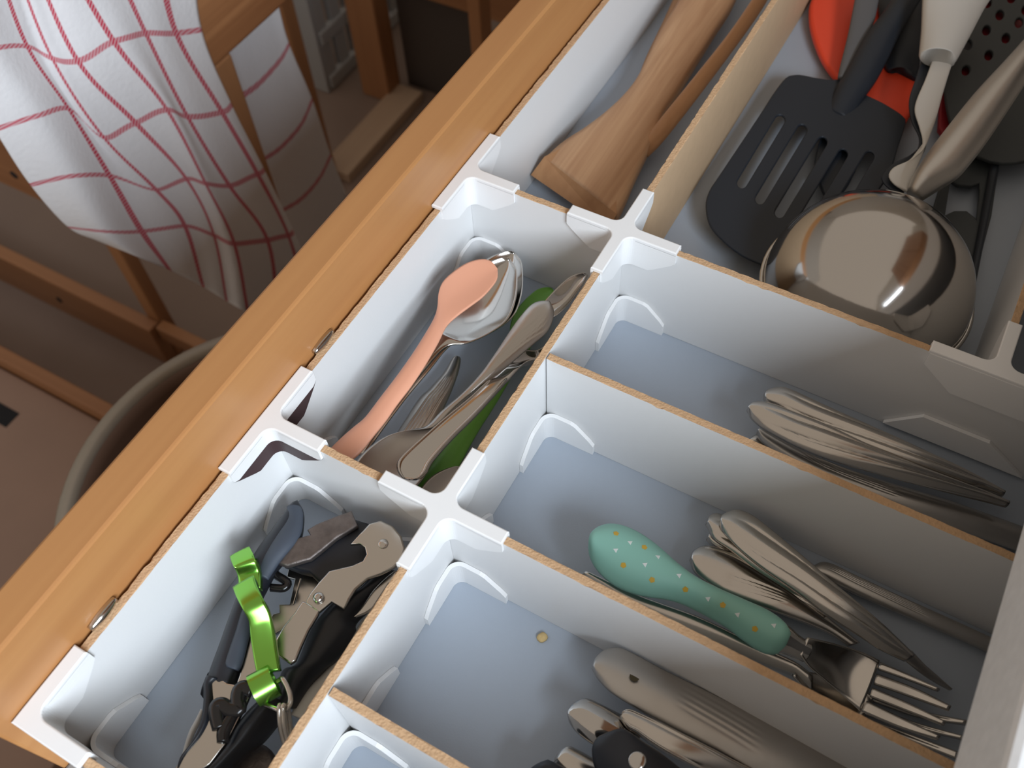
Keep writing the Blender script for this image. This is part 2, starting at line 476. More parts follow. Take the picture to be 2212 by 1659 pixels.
panel((XB + T + .0006, Y4 - T, 0), (XE, Y4 + T, 0))
panel((XI + .0001, Y5 - T, 0), (XE, Y5 + T, 0))
panel((XC - T, T + .0001, 0), (XC + T, YN, 0))

def sheet(V, F, fm, cx, cy, sx, sy, zbase, zdir, L, D, tip, flat, th=.0016, r=.0055, band=None):
    """bent sheet lying in the inner corner (cx, cy); its arms run along sx and sy"""
    path = []
    n = 9
    for i in range(n): path.append((L - (L - r) * i / (n - 1), 0.0, L - (L - r) * i / (n - 1)))
    for i in range(1, 8):
        a = math.pi / 2 * i / 8; path.append((r - r * math.sin(a), r - r * math.cos(a), r * .6))
    for i in range(n): path.append((0.0, r + (L - r) * i / (n - 1), r + (L - r) * i / (n - 1)))
    def inner(k):
        x, y, _ = path[k]
        if k < n: return (x, th)
        if k >= len(path) - n: return (th, y)
        a = math.pi / 2 * (k - n + 1) / 8
        return (r - (r - th) * math.sin(a), r - (r - th) * math.cos(a))
    lv = [0.0, 1.0] if band is None else [0.0, None, 1.0]
    base = len(V); m = len(lv)
    for k, (x, y, a) in enumerate(path):
        d = D if a <= flat else D + (tip - D) * min(1, (a - flat) / (L - flat))
        if k in (0, len(path) - 1): d *= .9
        ix, iy = inner(k)
        for q in lv:
            hgt = d * q if q is not None else min(d * .98, band)
            V.append((cx + sx * x, cy + sy * y, zbase + zdir * hgt))
        for q in lv:
            hgt = d * q if q is not None else min(d * .98, band)
            if q == 1.0: hgt -= .0003
            V.append((cx + sx * ix, cy + sy * iy, zbase + zdir * hgt))
    w = 2 * m
    for k in range(len(path) - 1):
        a, b = base + k * w, base + (k + 1) * w
        for q in range(m - 1):
            mi = 1 if (band is not None and q == 1) else 0
            F.append((a + q, a + q + 1, b + q + 1, b + q)); fm.append(mi)
            F.append((a + m + q, b + m + q, b + m + q + 1, a + m + q + 1)); fm.append(mi)
        F.append((a + m - 1, a + 2 * m - 1, b + 2 * m - 1, b + m - 1)); fm.append(1 if band is not None else 0)
        F.append((a, b, b + m, a + m)); fm.append(0)
    for k in (0, len(path) - 1):
        a = base + k * w
        for q in range(m - 1): F.append((a + q, a + m + q, a + m + q + 1, a + q + 1)); fm.append(1 if (band is not None and q == 1) else 0)

def bracket(cx, cy, sx, sy):
    V, F, fm = [], [], []
    sheet(V, F, fm, cx + sx * .0001, cy + sy * .0001, sx, sy, -H + .0001, 1, .0232, .0165, .0072, .0135)
    return build('corner_bracket', V, F, M['pla'], org, smooth=False, fm=fm)
def connector(cx, cy, arms, band=None, L=.0252, hw=.0027, r=.0042):
    bm = bmesh.new(); pts = []
    dirs = 'ENWS'
    for i, d in enumerate(dirs):
        a = math.pi / 2 * i; c, s = math.cos(a), math.sin(a)
        rot = lambda x, y: (cx + x * c - y * s, cy + x * s + y * c)
        on, nx = d in arms, dirs[(i + 1) % 4] in arms
        if on: pts += [rot(L, -hw), rot(L, hw)]
        if on and nx:
            for k in range(7):
                q = math.pi / 2 * k / 6; pts.append(rot(hw + r - r * math.sin(q), hw + r - r * math.cos(q)))
        else: pts.append(rot(hw, hw))
    z0, z1 = .0003, .0021
    bot = [bm.verts.new((x, y, z0)) for x, y in pts]; top = [bm.verts.new((x, y, z1)) for x, y in pts]
    ft = bm.faces.new(top); bm.faces.new(bot[::-1])
    n = len(pts)
    for k in range(n): bm.faces.new((bot[k], bot[(k + 1) % n], top[(k + 1) % n], top[k]))
    bmesh.ops.recalc_face_normals(bm, faces=bm.faces)
    bmesh.ops.bevel(bm, geom=list(ft.edges), offset=.0005, segments=2, profile=.5, affect='EDGES')
    me = bpy.data.meshes.new('top_connector'); bm.to_mesh(me); bm.free()
    V = [v.co.copy() for v in me.vertices]; F = [tuple(p.vertices) for p in me.polygons]; fm = [0] * len(F)
    for i, d in enumerate(dirs):
        d2 = dirs[(i + 1) % 4]
        if d in arms and d2 in arms:
            sg = {'E': (1, 0), 'N': (0, 1), 'W': (-1, 0), 'S': (0, -1)}
            sx = sg[d][0] + sg[d2][0]; sy = sg[d][1] + sg[d2][1]
            sheet(V, F, fm, cx + sx * (T + .0001), cy + sy * (T + .0001), sx, sy, .0004, -1, L - T, .0152, .0058, .0125, th=.0011, r=.0052, band=band)
    return build('top_connector', V, F, [M['pla'], M['pla_brown']], org, smooth=False, fm=fm)
connector(XA, 0, 'NES'); connector(XA, Y3, 'NES', band=.0066); connector(XA, Y5, 'NE')
connector(XB, 0, 'NESW'); connector(XB, Y3, 'NESW'); connector(XC, 0, 'NEW')
# plain skirt on the cutlery side of the T connector
V, F, fm = [], [], []
box('connector_skirt', (XC - .012, -T - .0013, -.0165), (XC + .03, -T - .0001, .0004), M['pla'], org, bev=.0004)
plate_pts = [(-.0245, -.0065), (-.0245, .0004), (.03, .0004), (.03, -.0175), (-.011, -.0175)]
bm = bmesh.new()
fr = [bm.verts.new((XC + x, -T - .0001, z)) for x, z in plate_pts]; bk = [bm.verts.new((XC + x, -T - .0014, z)) for x, z in plate_pts]
bm.faces.new(fr); bm.faces.new(bk[::-1])
for k in range(5): bm.faces.new((fr[k], fr[(k + 1) % 5], bk[(k + 1) % 5], bk[k]))
from_bm('connector_skirt', bm, M['pla'], org)
bm = bmesh.new()
pp = [(-.027, -.0518), (-.0145, -.0375), (.012, -.0375), (.03, -.051)]
fr = [bm.verts.new((XC + x, -T - .0001, z)) for x, z in pp]; bk = [bm.verts.new((XC + x, -T - .0018, z)) for x, z in pp]
bm.faces.new(fr); bm.faces.new(bk[::-1])
for k in range(4): bm.faces.new((fr[k], fr[(k + 1) % 4], bk[(k + 1) % 4], bk[k]))
from_bm('corner_bracket', bm, M['pla'], org)
for (x, y, sx, sy) in ((XI, -T, 1, -1), (XI, Y3 + T, 1, 1), (XB - T, Y3 + T, -1, 1),
                       (XI, Y3 - T, 1, -1), (XI, Y5 + T, 1, 1), (XB - T, Y3 - T, -1, -1),
                       (XB + T, -T, 1, -1), (XB + T, Y2 - T, 1, -1), (XB + T, Y3 + T, 1, 1),
                       (XB + T, Y3 - T, 1, -1), (XB + T, Y4 + T, 1, 1), (XB + T, Y4 - T, 1, -1), (XI, T, 1, 1)):
    bracket(x, y, sx, sy)

# ------------------------------------------------------------------ cutlery patterns
def sstep(a, b, x):
    x = min(1, max(0, (x - a) / (b - a))); return x * x * (3 - 2 * x)
def flutes(a=.0006, k=2.1, sw=2.6, s1=.75):
    """rounded flutes that fan out from the tip and sweep along the handle"""
    def f(s, t):
        w = sstep(.04, .22, s) * (1 - sstep(s1, s1 + .25, s)) * (1 - .5 * abs(t) ** 4)
        ph = (t + 1) * .5 * k + sw * .5 * (s ** .8)
        return a * w * (2 * abs(math.sin(math.pi * ph)) ** .8 - 1.2)
    return f
def engraved(s0=.12, s1=.55, n=4, sgn=1, a=.00042, start=-.85, step=.2, slope=1.7):
    def f(s, t):
        h = 0
        w = sstep(s0, s0 + .08, s) * (1 - sstep(s1 - .08, s1, s))
        if w <= 0: return 0
        for k in range(n):
            tk = start + step * k + (s - s0) * slope
            h -= a * w * math.exp(-((sgn * t - tk) / .06) ** 2)
        return h
    return f
def bowl(s0, s1, d, front=True):
    """cup depth between the fractions s0..s1 of the length"""
    def f(s):
        if s < s0 or s > s1: return 0
        q = (s - s0) / (s1 - s0); return d * math.sin(math.pi * q) ** .8
    return f
def spoon(name, label, L, R, zs, matn, bs, depth, group=None, thick=.0016, disp=None, crown=.0006, ns=90, nt=24, cat='spoon', k=ID):
    o = ribbon(name, k(L), k(R), zs, thick, M[matn], None, ns, nt, crown, bowl(bs[0], bs[1], depth), disp)
    return tag(o, label, cat, group)
def handle(name, label, L, R, zs, matn, cat, group=None, thick=.0035, disp=None, crown=.0012, k=ID, ns=90, nt=36):
    o = ribbon(name, k(L), k(R), zs, thick, M[matn], None, ns, nt, crown, None, disp)
    return tag(o, label, cat, group)

# ------------------------------------------------------------------ compartment with small spoons
G1 = 'spoons in the narrow middle compartment'
spoon('plastic_spoon', 'peach plastic spoon lying on top of the small spoons',
      [(1235, 225), (1195, 178), (1130, 165), (1040, 190), (950, 250), (890, 310), (865, 380), (860, 460), (840, 530), (790, 620), (700, 760), (600, 900), (500, 1030), (400, 1160), (330, 1220), (250, 1290), (170, 1370), (135, 1420)],
      [(1236, 235), (1232, 285), (1200, 335), (1140, 400), (1060, 460), (980, 520), (920, 580), (870, 680), (800, 800), (700, 950), (600, 1080), (530, 1180), (450, 1280), (370, 1380), (290, 1450), (250, 1490)],
      [-.020, -.020, -.017, -.017, -.020], 'peach', (-.05, .34), .0022, G1, thick=.0028, crown=.0004, k=K6)
L = [(1340, 122), (1290, 118), (1190, 155), (1060, 240), (950, 380), (890, 520), (850, 640), (800, 730), (720, 840), (560, 1050), (420, 1250), (330, 1390)]
R = [(1342, 124), (1385, 180), (1396, 260), (1388, 390), (1340, 520), (1230, 610), (1090, 675), (980, 690), (910, 740), (800, 880), (650, 1060), (480, 1290), (400, 1420)]
spoon('steel_spoon', 'shiny steel spoon, lower of the nested pair under the peach spoon', L, R, [-.034, -.034, -.031, -.036, -.042], 'steel_shiny', (-.02, .43), .007, G1, k=K6)
sh = lambda pts: [(x - 32 - .02 * (y - 120), y + 42 - .04 * (y - 120)) for x, y in pts]
spoon('steel_spoon', 'shiny steel spoon, upper of the nested pair under the peach spoon', sh(L), sh(R), [-.031, -.031, -.027, -.033, -.040], 'steel_shiny', (-.02, .43), .007, G1, k=K6)
spoon('plastic_spoon', 'green plastic spoon at the bottom of the small spoons',
      [(1575, 345), (1540, 342), (1480, 360), (1400, 430), (1340, 510), (1315, 590), (1305, 700), (1250, 820), (1150, 1000), (1000, 1190), (900, 1330), (800, 1470), (690, 1610)],
      [(1580, 346), (1595, 380), (1585, 440), (1540, 530), (1480, 640), (1420, 760), (1350, 860), (1220, 1080), (1130, 1220), (1060, 1340), (1000, 1450), (900, 1610)],
      [-.043, -.043, -.044, -.046, -.046], 'green_plastic', (-.05, .36), .004, G1, thick=.003, k=K6)
handle('teaspoon', 'thin steel handle with engraved lines beneath the crossed teaspoons',
       [(965, 785), (940, 800), (890, 880), (800, 980), (740, 1040), (650, 1180), (580, 1290), (520, 1400)],
       [(985, 780), (1003, 790), (985, 880), (940, 1000), (890, 1110), (850, 1200), (790, 1320), (700, 1430)],
       [-.045, -.043, -.043], 'steel_dull', 'spoon', G1, disp=engraved(.2, .9, 5, -1, slope=.6, start=-.7), k=K6)
spoon('teaspoon', 'teaspoon with engraved handle crossing from wall towards printed cross',
      [(1560, 436), (1500, 430), (1440, 460), (1370, 540), (1300, 640), (1220, 760), (1120, 900), (1000, 1030), (880, 1130), (800, 1215), (740, 1245), (640, 1252), (530, 1285), (430, 1350), (360, 1420), (320, 1490), (340, 1590), (450, 1660)],
      [(1570, 440), (1592, 490), (1580, 560), (1540, 630), (1470, 690), (1390, 760), (1300, 840), (1150, 970), (1030, 1080), (930, 1190), (880, 1260), (860, 1340), (840, 1420), (800, 1490), (740, 1580), (640, 1650), (520, 1670)],
      [-.024, -.024, -.030, -.036, -.036], 'steel_dull', (.62, 1.03), .005, G1, disp=engraved(.05, .34, 4, -1, slope=3.4, start=-1.0, step=.22), thick=.0022, crown=.0014, k=K6)
spoon('teaspoon', 'teaspoon with plain rimmed handle end lying across the engraved teaspoon',
      [(690, 1560), (640, 1550), (603, 1500), (605, 1445), (650, 1390), (750, 1300), (900, 1170), (1050, 1050), (1200, 910), (1330, 795), (1380, 750), (1420, 735), (1480, 738), (1540, 700), (1590, 640), (1640, 620)],
      [(695, 1562), (745, 1550), (790, 1510), (830, 1440), (950, 1300), (1100, 1150), (1250, 985), (1370, 850), (1430, 800), (1500, 790), (1560, 790), (1620, 740), (1660, 660), (1645, 622)],
      [-.021, -.020, -.024, -.031, -.033], 'steel_shiny', (.70, 1.02), .005, G1, thick=.0026, crown=0,
      disp=lambda s, t: (.0011 * math.exp(-((abs(t) - .86) / .12) ** 2) if s < .62 else 0) + (.0011 * math.exp(-((s - .012) / .012) ** 2)), k=K6)
spoon('teaspoon', 'teaspoon whose bowl leans in the corner beside the green spoon',
      [(1790, 262), (1765, 257), (1700, 275), (1640, 320), (1570, 390), (1520, 450), (1480, 540), (1400, 660), (1300, 800)],
      [(1792, 264), (1775, 310), (1735, 375), (1680, 450), (1610, 520), (1560, 550), (1500, 590), (1430, 690), (1330, 820)],
      [-.022, -.028, -.036, -.040], 'steel_shiny', (-.02, .52), .006, G1, k=K6)
spoon('teaspoon', 'teaspoon bowl tucked under the printed cross by the green handle',
      [(1010, 1468), (950, 1474), (860, 1510), (790, 1565), (740, 1640), (720, 1720), (730, 1770)],
      [(1012, 1469), (1060, 1490), (1080, 1560), (1050, 1640), (980, 1720), (880, 1770), (740, 1772)],
      [-.033, -.030, -.033], 'steel_dull', (-.02, 1.02), .006, G1, k=K6)

# ------------------------------------------------------------------ compartment with wooden spatulas
G0 = 'wooden utensils in the far narrow compartment'
o = thing('wooden_spatula', 'broad wooden spatula with a cut flat tip', 'spatula', at(1300, 350, -.05), G0)
SL = [(1385, 985), (1460, 915), (1530, 860), (1640, 790), (1760, 700), (1870, 600), (1960, 490), (2035, 350), (2100, 210), (2212, 20), (2330, -180), (2500, -480)]
SR = [(1840, 1345), (1900, 1220), (1960, 1080), (2060, 870), (2130, 690), (2212, 570), (2330, 380), (2420, 235), (2480, 140), (2570, 0), (2660, -210), (2740, -480)]
ribbon('blade', K4(SL), K4(SR), [-.038, -.036, -.032, -.028], .009, M['beech'], o, 70, 16, crown=.0012, edge=.25)
e = [(1385, 985), (1840, 1345), (1790, 1440), (1300, 1100)]
q = K4(e); tp = [at(*q[0], -.0382), at(*q[1], -.0382), at(*q[2], -.0455), at(*q[3], -.0455)]
bk = [tp[0] + Vector((.006, .012, 0)), tp[1] + Vector((-.006, .012, 0)), tp[1] + Vector((-.006, .012, -.0073)), tp[0] + Vector((.006, .012, -.0073))]
build('bevelled_tip', tp + bk, [(0, 1, 2, 3), (4, 7, 6, 5), (0, 4, 5, 1), (3, 2, 6, 7), (0, 3, 7, 4), (1, 5, 6, 2)], M['beech_dark'], o, smooth=False)
handle('wooden_spoon', 'wooden handle lying under the broad wooden spatula',
       [(2212, -60), (2130, 120), (2030, 330), (1990, 450), (2010, 560)], [(2330, -60), (2230, 120), (2150, 330), (2120, 450), (2100, 560)],
       [-.044, -.047], 'beech_dark', 'spoon', G0, thick=.007, crown=.002, k=K4)
handle('wooden_stick', 'thin wooden stick leaning by the brown divider',
       [(560, -110), (490, 0), (350, 200), (150, 450), (-120, 780), (-200, 900)], [(640, -110), (585, 0), (440, 210), (220, 500), (-60, 850), (-170, 960)],
       [-.016, -.020, -.040], 'beech_dark', 'stick', G0, thick=.006, crown=.001, k=K5)

# ------------------------------------------------------------------ compartment with large utensils
G2 = 'large cooking utensils in the wide far compartment'
o = tag(plate('silicone_spoon', K5([(905, -20), (888, 100), (915, 230), (975, 370), (1060, 480), (1200, 600), (1330, 690), (1450, 740), (1500, 640), (1532, 500), (1480, 330), (1400, 150), (1310, 0), (1200, -130), (1020, -140)]),
      -.046, .005, M['red'], bev=.002, smooth_n=60), 'orange-red silicone spatula head lying under the black turner', 'spatula', G2)
o = thing('kitchen_spatula', 'grey tapering handle lying across the orange-red spatula', 'spatula', at(1850, 80, -.05), G2)
ribbon('handle', K5([(1170, -120), (1150, 0), (1110, 200), (1060, 400), (1045, 470)]), K5([(1320, -120), (1300, 0), (1272, 130), (1210, 270), (1110, 500)]), [-.030, -.034, -.038], .004, M['nylon_grey'], o)
# slotted turner
tn = thing('slotted_turner', 'black slotted turner beside the upturned ladle', 'turner', at(1720, 380, -.05), G2)
D, Nn = (.517, -.856), (.856, .517)
def tp_(n, a): return (Nn[0] * n + D[0] * a, Nn[1] * n + D[1] * a)
slots = []
for n, a0, a1 in ((970, -795, -255), (1120, -822, -235), (1270, -832, -235), (1420, -832, -235), (1570, -780, -160)):
    w = 40; pts = []
    for k in range(9):
        q = math.pi * k / 8; pts.append(tp_(n - w * math.cos(q), a1 - w + w * math.sin(q)))
    for k in range(9):
        q = math.pi * k / 8; pts.append(tp_(n + w * math.cos(q), a0 + w - w * math.sin(q)))
    slots.append(K5(pts))
blade = [(720, 492), (760, 476), (810, 474), (900, 492), (1000, 505), (1075, 500), (1130, 520), (1180, 560), (1215, 598), (1330, 655), (1450, 735), (1455, 790), (1410, 930), (1370, 1060), (1300, 1180),
         (1150, 1380), (1020, 1520), (880, 1620), (740, 1675), (620, 1672), (545, 1645), (440, 1595), (330, 1510), (245, 1410), (220, 1290), (242, 1200), (300, 1110), (430, 915), (560, 720), (650, 580)]
plate('blade', K5(blade), -.0412, .0014, M['nylon'], tn, holes=slots, bev=.0007, smooth_n=140)
ribbon('neck', K5([(960, 680), (1030, 540), (1110, 400), (1210, 220), (1330, 60), (1450, -110)]), K5([(1120, 760), (1200, 610), (1290, 480), (1370, 330), (1455, 160), (1590, -60)]), [-.0425, -.0345, -.030, -.028], .006, M['nylon'], tn, crown=.002)
tag(plate('serving_spoon', K5([(955, 820), (1020, 740), (1110, 690), (1185, 760), (1200, 930), (1150, 1060), (1085, 1180), (1000, 1250), (940, 1160), (905, 1045), (920, 930)]), -.0455, .0025, M['nylon'], bev=.0006, smooth_n=40),
    'dark spoon head showing through the slots of the black turner', 'spoon', G2)
# dark masher handle behind it
handle('dark_utensil_handle', 'dark navy utensil handle between the turner and the ivory handle',
       [(1290, -60), (1320, 150), (1350, 400), (1420, 420)], [(1600, -60), (1590, 150), (1560, 400), (1540, 480)], [-.040, -.041, -.042], 'nylon', 'handle', G2, thick=.005, k=K5)
# dark skimmer with round holes
holes = [circle_px(*K5([(x, y)])[0], 11.3, 13.5, 16, .5) for x, y in ((1848, 440), (1992, 345), (1862, 280), (1978, 188), (2100, 238), (2062, 92), (2182, 140), (1985, 15), (2135, -15), (2225, 60), (2250, 200))]
sk = thing('perforated_skimmer', 'dark perforated skimmer behind the steel ladle handle', 'skimmer', at(2150, 150, -.05), G2)
plate('head', K5([(1760, -140), (1735, 60), (1730, 250), (1725, 420), (1720, 560), (1740, 700), (1780, 820), (1900, 960), (2100, 1020), (2290, 960), (2420, 700), (2450, 300), (2400, -140)]), -.041, .0022, M['nylon_green'], sk, holes=holes, bev=.0006, smooth_n=70)
tag(plate('silicone_scraper', K5([(1960, -140), (1940, 60), (1950, 300), (1700, 560), (1690, 800), (1750, 880), (2000, 700), (2250, 640), (2400, 300), (2350, -140)]), -.0465, .004, mat('dark_red_silicone', (.30, .012, .02), .5), bev=.001),
    'dark red scraper seen through the skimmer holes', 'scraper', G2)
# dark slotted spoon between ladle and right wall
ms = thing('slotted_serving_spoon', 'dark slotted utensil squeezed between the ladle and the beige wall', 'serving spoon', at(2090, 560, -.05), G2)
pl = [(1760, 960), (1900, 980), (2080, 860), (2030, 1150), (2000, 1350), (1960, 1500), (1910, 1700), (1850, 1960), (1770, 2200), (1600, 2240), (1560, 1900), (1600, 1650), (1625, 1400), (1700, 1150)]
plate('head', K5(pl), -.047, .003, M['nylon_green'], ms, holes=[K5([(1745, 1110), (1800, 1150), (1880, 1160), (1945, 1130), (1945, 1200), (1925, 1420), (1900, 1370), (1850, 1330), (1780, 1330), (1705, 1365)])], bev=.0008)
ribbon('rim', K5([(2030, 900), (1985, 1150), (1940, 1400), (1900, 1600), (1840, 1900), (1770, 2150)]), K5([(2090, 900), (2040, 1150), (1990, 1400), (1950, 1600), (1890, 1900), (1820, 2150)]), -.044, .004, M['nylon'], ms, crown=.001)
# ivory handled tool
iv = thing('ivory_handled_server', 'ivory handled server with a narrow wavy shaft resting by the ladle', 'server', at(2000, 150, -.05), G2)
ribbon('handle', K5([(1600, -140), (1592, 0), (1585, 150), (1572, 296), (1580, 306)]), K5([(2090, -140), (1992, 0), (1900, 170), (1812, 330), (1795, 345)]), [-.010, -.013, -.015], .008, M['ivory'], iv, crown=.002)
ribbon('shaft', K5([(1665, 300), (1600, 480), (1545, 610), (1530, 690), (1560, 790), (1583, 880), (1570, 955), (1500, 1005), (1400, 1045), (1366, 1095), (1400, 1150), (1470, 1195)]),
       K5([(1785, 335), (1745, 450), (1700, 600), (1660, 750), (1615, 880), (1590, 950), (1560, 1010), (1540, 1060), (1520, 1110), (1500, 1150), (1485, 1190), (1480, 1200)]), [-.019, -.022, -.026, -.030], .002, M['ivory'], iv)  # ivory colour stands in for white reflected by a metal neck
ribbon('dark_strip', K5([(1590, 300), (1540, 470), (1495, 620), (1510, 750), (1560, 860), (1540, 950), (1440, 1000), (1370, 1040), (1320, 1110), (1370, 1180), (1440, 1210)]),
       K5([(1700, 310), (1650, 480), (1600, 620), (1600, 750), (1610, 860), (1590, 950), (1540, 1010), (1500, 1060), (1480, 1110), (1470, 1180), (1460, 1210)]), [-.023, -.026, -.030, -.034], .002, M['nylon'], iv)  # dark strip below the shaft, reaching further to the left
# ladle: round bowl upside down
ld = thing('soup_ladle', 'polished steel ladle lying upside down', 'ladle', (.0985, .0505, -.040), G2)
c = at(1868, 627, -.0385); rad = .0452
V, F = [], []; nr, nsg = 22, 64
for k in range(nr + 1):
    a = math.pi / 2 * k / nr
    for j in range(nsg):
        b_ = 2 * math.pi * j / nsg
        V.append(c + Vector((rad * math.cos(a) * math.cos(b_), rad * math.cos(a) * math.sin(b_), rad * .98 * math.sin(a))))
top_n = len(V)
for k in range(nr + 1):
    a = math.pi / 2 * k / nr
    for j in range(nsg):
        b_ = 2 * math.pi * j / nsg; r2 = rad - .0012
        V.append(c + Vector((r2 * math.cos(a) * math.cos(b_), r2 * math.cos(a) * math.sin(b_), r2 * .98 * math.sin(a))))
for k in range(nr):
    for j in range(nsg):
        j2 = (j + 1) % nsg
        F.append((k * nsg + j, k * nsg + j2, (k + 1) * nsg + j2, (k + 1) * nsg + j))
        F.append((top_n + k * nsg + j, top_n + (k + 1) * nsg + j, top_n + (k + 1) * nsg + j2, top_n + k * nsg + j2))
for j in range(nsg):
    j2 = (j + 1) % nsg; F.append((j, top_n + j, top_n + j2, j2))
build('bowl', V, F, M['steel_shiny'], ld, recalc=False)
tube('bowl_rim', [c + Vector(((rad + .0006) * math.cos(x), (rad + .0006) * math.sin(x), .0004)) for x in [2 * math.pi * k / 24 for k in range(24)]], .0012, M['steel_shiny'], ld, n=72, seg=8, closed=True)
ribbon('handle', K5([(1478, 1200), (1490, 1150), (1530, 1070), (1610, 950), (1700, 830), (1900, 580), (2080, 385), (2212, 240), (2400, 30)]),
       K5([(1560, 1245), (1640, 1190), (1705, 1145), (1760, 1110), (1830, 1050), (1960, 890), (2090, 700), (2212, 515), (2400, 230)]), [-.026, -.016, -.010, -.006, -.004], .006, mat('satin_steel', (.62, .60, .57), .45, 1.0), ld, crown=.006, edge=.3)

# ------------------------------------------------------------------ long cutlery compartments
G3 = 'fluted steel cutlery handles in the upper long compartment'
handle('steel_knife', 'fluted steel handle against the tall divider, topmost in the upper long compartment',
       [(472, 225), (480, 190), (560, 163), (650, 178), (900, 295), (1200, 428), (1500, 560), (1800, 700), (1965, 790), (2090, 860)],
       [(474, 235), (490, 268), (600, 320), (760, 420), (1000, 520), (1200, 600), (1500, 720), (1800, 830), (1930, 850), (2080, 900)], [-.036, -.036, -.038, -.042], 'steel', 'knife', G3, disp=flutes(.0006), crown=.0016, k=KK)
handle('steel_knife', 'fluted steel handle in front, lower of the two shiny ones in the upper long compartment',
       [(360, 300), (385, 268), (450, 258), (550, 280), (700, 340), (900, 420), (1200, 560), (1500, 680), (1800, 800), (1965, 862), (2120, 930)],
       [(361, 315), (385, 368), (450, 425), (560, 488), (700, 560), (900, 640), (1200, 730), (1500, 812), (1800, 890), (1960, 930), (2110, 970)], [-.030, -.030, -.034, -.040], 'steel', 'knife', G3, disp=flutes(.0007), crown=.0016, k=KK)
handle('steel_knife', 'dark shaded cutlery handle with fine lines along the divider edge',
       [(425, 455), (450, 440), (560, 500), (760, 600), (1000, 700), (1300, 800), (1700, 920), (2100, 1060), (2500, 1210)],
       [(426, 465), (450, 520), (570, 610), (700, 690), (900, 790), (1180, 900), (1500, 1020), (1950, 1180), (2400, 1340)], [-.044, -.044, -.046, -.048], 'steel_dull', 'knife', G3, disp=engraved(.15, .5, 5, 1, slope=.9, start=-.8), k=KK)
handle('steel_knife', 'pale handle tip peeping over the divider below the fluted handles',
       [(370, 520), (395, 495), (430, 485), (520, 520), (700, 640)], [(372, 530), (390, 570), (450, 610), (560, 680), (700, 760)], [-.050, -.050], 'steel', 'knife', G3, thick=.003, k=KK)

G4 = 'forks in the middle long compartment'
def fork_head(root, body_L, body_R, zs, tines, m, tz):
    ribbon('head', body_L, body_R, zs, .0018, m, root, 30, 14, cup=lambda s: .0025 * math.sin(math.pi * min(1, s)) )
    for L, R in tines: ribbon('tine', L, R, tz, .0018, m, root, 24, 6, edge=.4)
# fork lying at the bottom
f2 = thing('steel_fork', 'flat steel fork wedged beside the divider under the mint fork', 'fork', at(1700, 1450, -.052), G4)
ribbon('handle', K8([(440, 558), (460, 552), (520, 572), (650, 628), (800, 690), (950, 742), (1200, 832), (1500, 980), (1750, 1100), (1825, 1150), (1900, 1200)]),
       K8([(442, 566), (470, 610), (560, 670), (700, 770), (900, 880), (1100, 960), (1400, 1060), (1600, 1140), (1800, 1215), (1850, 1260), (1900, 1300)]), [-.040, -.040, -.042, -.045], .0028, M['steel'], f2, crown=.001, roll=-.005)
fork_head(f2, KF([(390, 890), (560, 900), (800, 980), (1040, 1080)]), KF([(380, 930), (520, 1060), (720, 1200), (900, 1320)]), [-.046, -.050, -.0512],
          [(KF([(1030, 1080), (1400, 1200), (1765, 1275)]), KF([(1010, 1125), (1380, 1250), (1750, 1310)])),
           (KF([(990, 1160), (1350, 1290), (1745, 1400)]), KF([(970, 1205), (1330, 1330), (1730, 1430)])),
           (KF([(940, 1250), (1300, 1380), (1700, 1530)]), KF([(920, 1300), (1280, 1430), (1690, 1590)]))], M['steel'], [-.0512, -.050, -.046])
handle('steel_fork', 'plain steel handle with engraved lines right behind the mint fork handle',
       [(1144, 445), (1160, 400), (1230, 368), (1330, 385), (1470, 440), (1650, 550), (1850, 690), (2050, 850), (2212, 980)],
       [(1146, 460), (1160, 520), (1215, 575), (1300, 630), (1400, 680), (1550, 740), (1800, 830), (2000, 915), (2140, 1005)], [-.042, -.043, -.047], 'steel', 'fork', G4, disp=engraved(.22, .6, 4, -1, slope=1.5, start=-.75, step=.17), thick=.003, k=K8)
handle('steel_fork', 'fluted steel handle, lowest of the stack behind the mint fork',
       [(1252, 310), (1262, 285), (1330, 300), (1480, 400), (1700, 560), (2000, 760)], [(1254, 325), (1280, 365), (1400, 450), (1600, 600), (1800, 720), (2000, 850)], [-.044, -.046], 'steel', 'fork', G4, disp=flutes(.0005), k=K8)
handle('steel_fork', 'fluted steel handle, middle of the stack behind the mint fork',
       [(1248, 215), (1262, 180), (1320, 165), (1450, 230), (1700, 430), (2000, 680)], [(1250, 230), (1290, 320), (1400, 400), (1600, 560), (1800, 690), (2000, 810)], [-.040, -.043], 'steel', 'fork', G4, disp=flutes(.0005), k=K8)
f1 = thing('steel_fork', 'fluted steel fork, topmost of the stack behind the mint fork', 'fork', at(1800, 1250, -.05), G4)
ribbon('handle', K8([(1328, 200), (1345, 168), (1430, 138), (1520, 168), (1620, 240), (1800, 390), (2000, 560), (2212, 735), (2380, 880), (2560, 1055)]),
       K8([(1330, 220), (1340, 265), (1390, 325), (1470, 405), (1600, 510), (1800, 650), (2000, 800), (2212, 935), (2340, 1020), (2500, 1100)]), [-.034, -.034, -.036, -.042], .0035, M['steel'], f1, 90, 36, crown=.0014, disp=flutes(.0006, sw=2.2))
ribbon('neck', K8([(2540, 1035), (2620, 1120), (2700, 1190), (2790, 1270)]), K8([(2490, 1090), (2590, 1170), (2680, 1230), (2780, 1285)]), [-.042, -.046, -.049], .002, M['steel_dull'], f1)
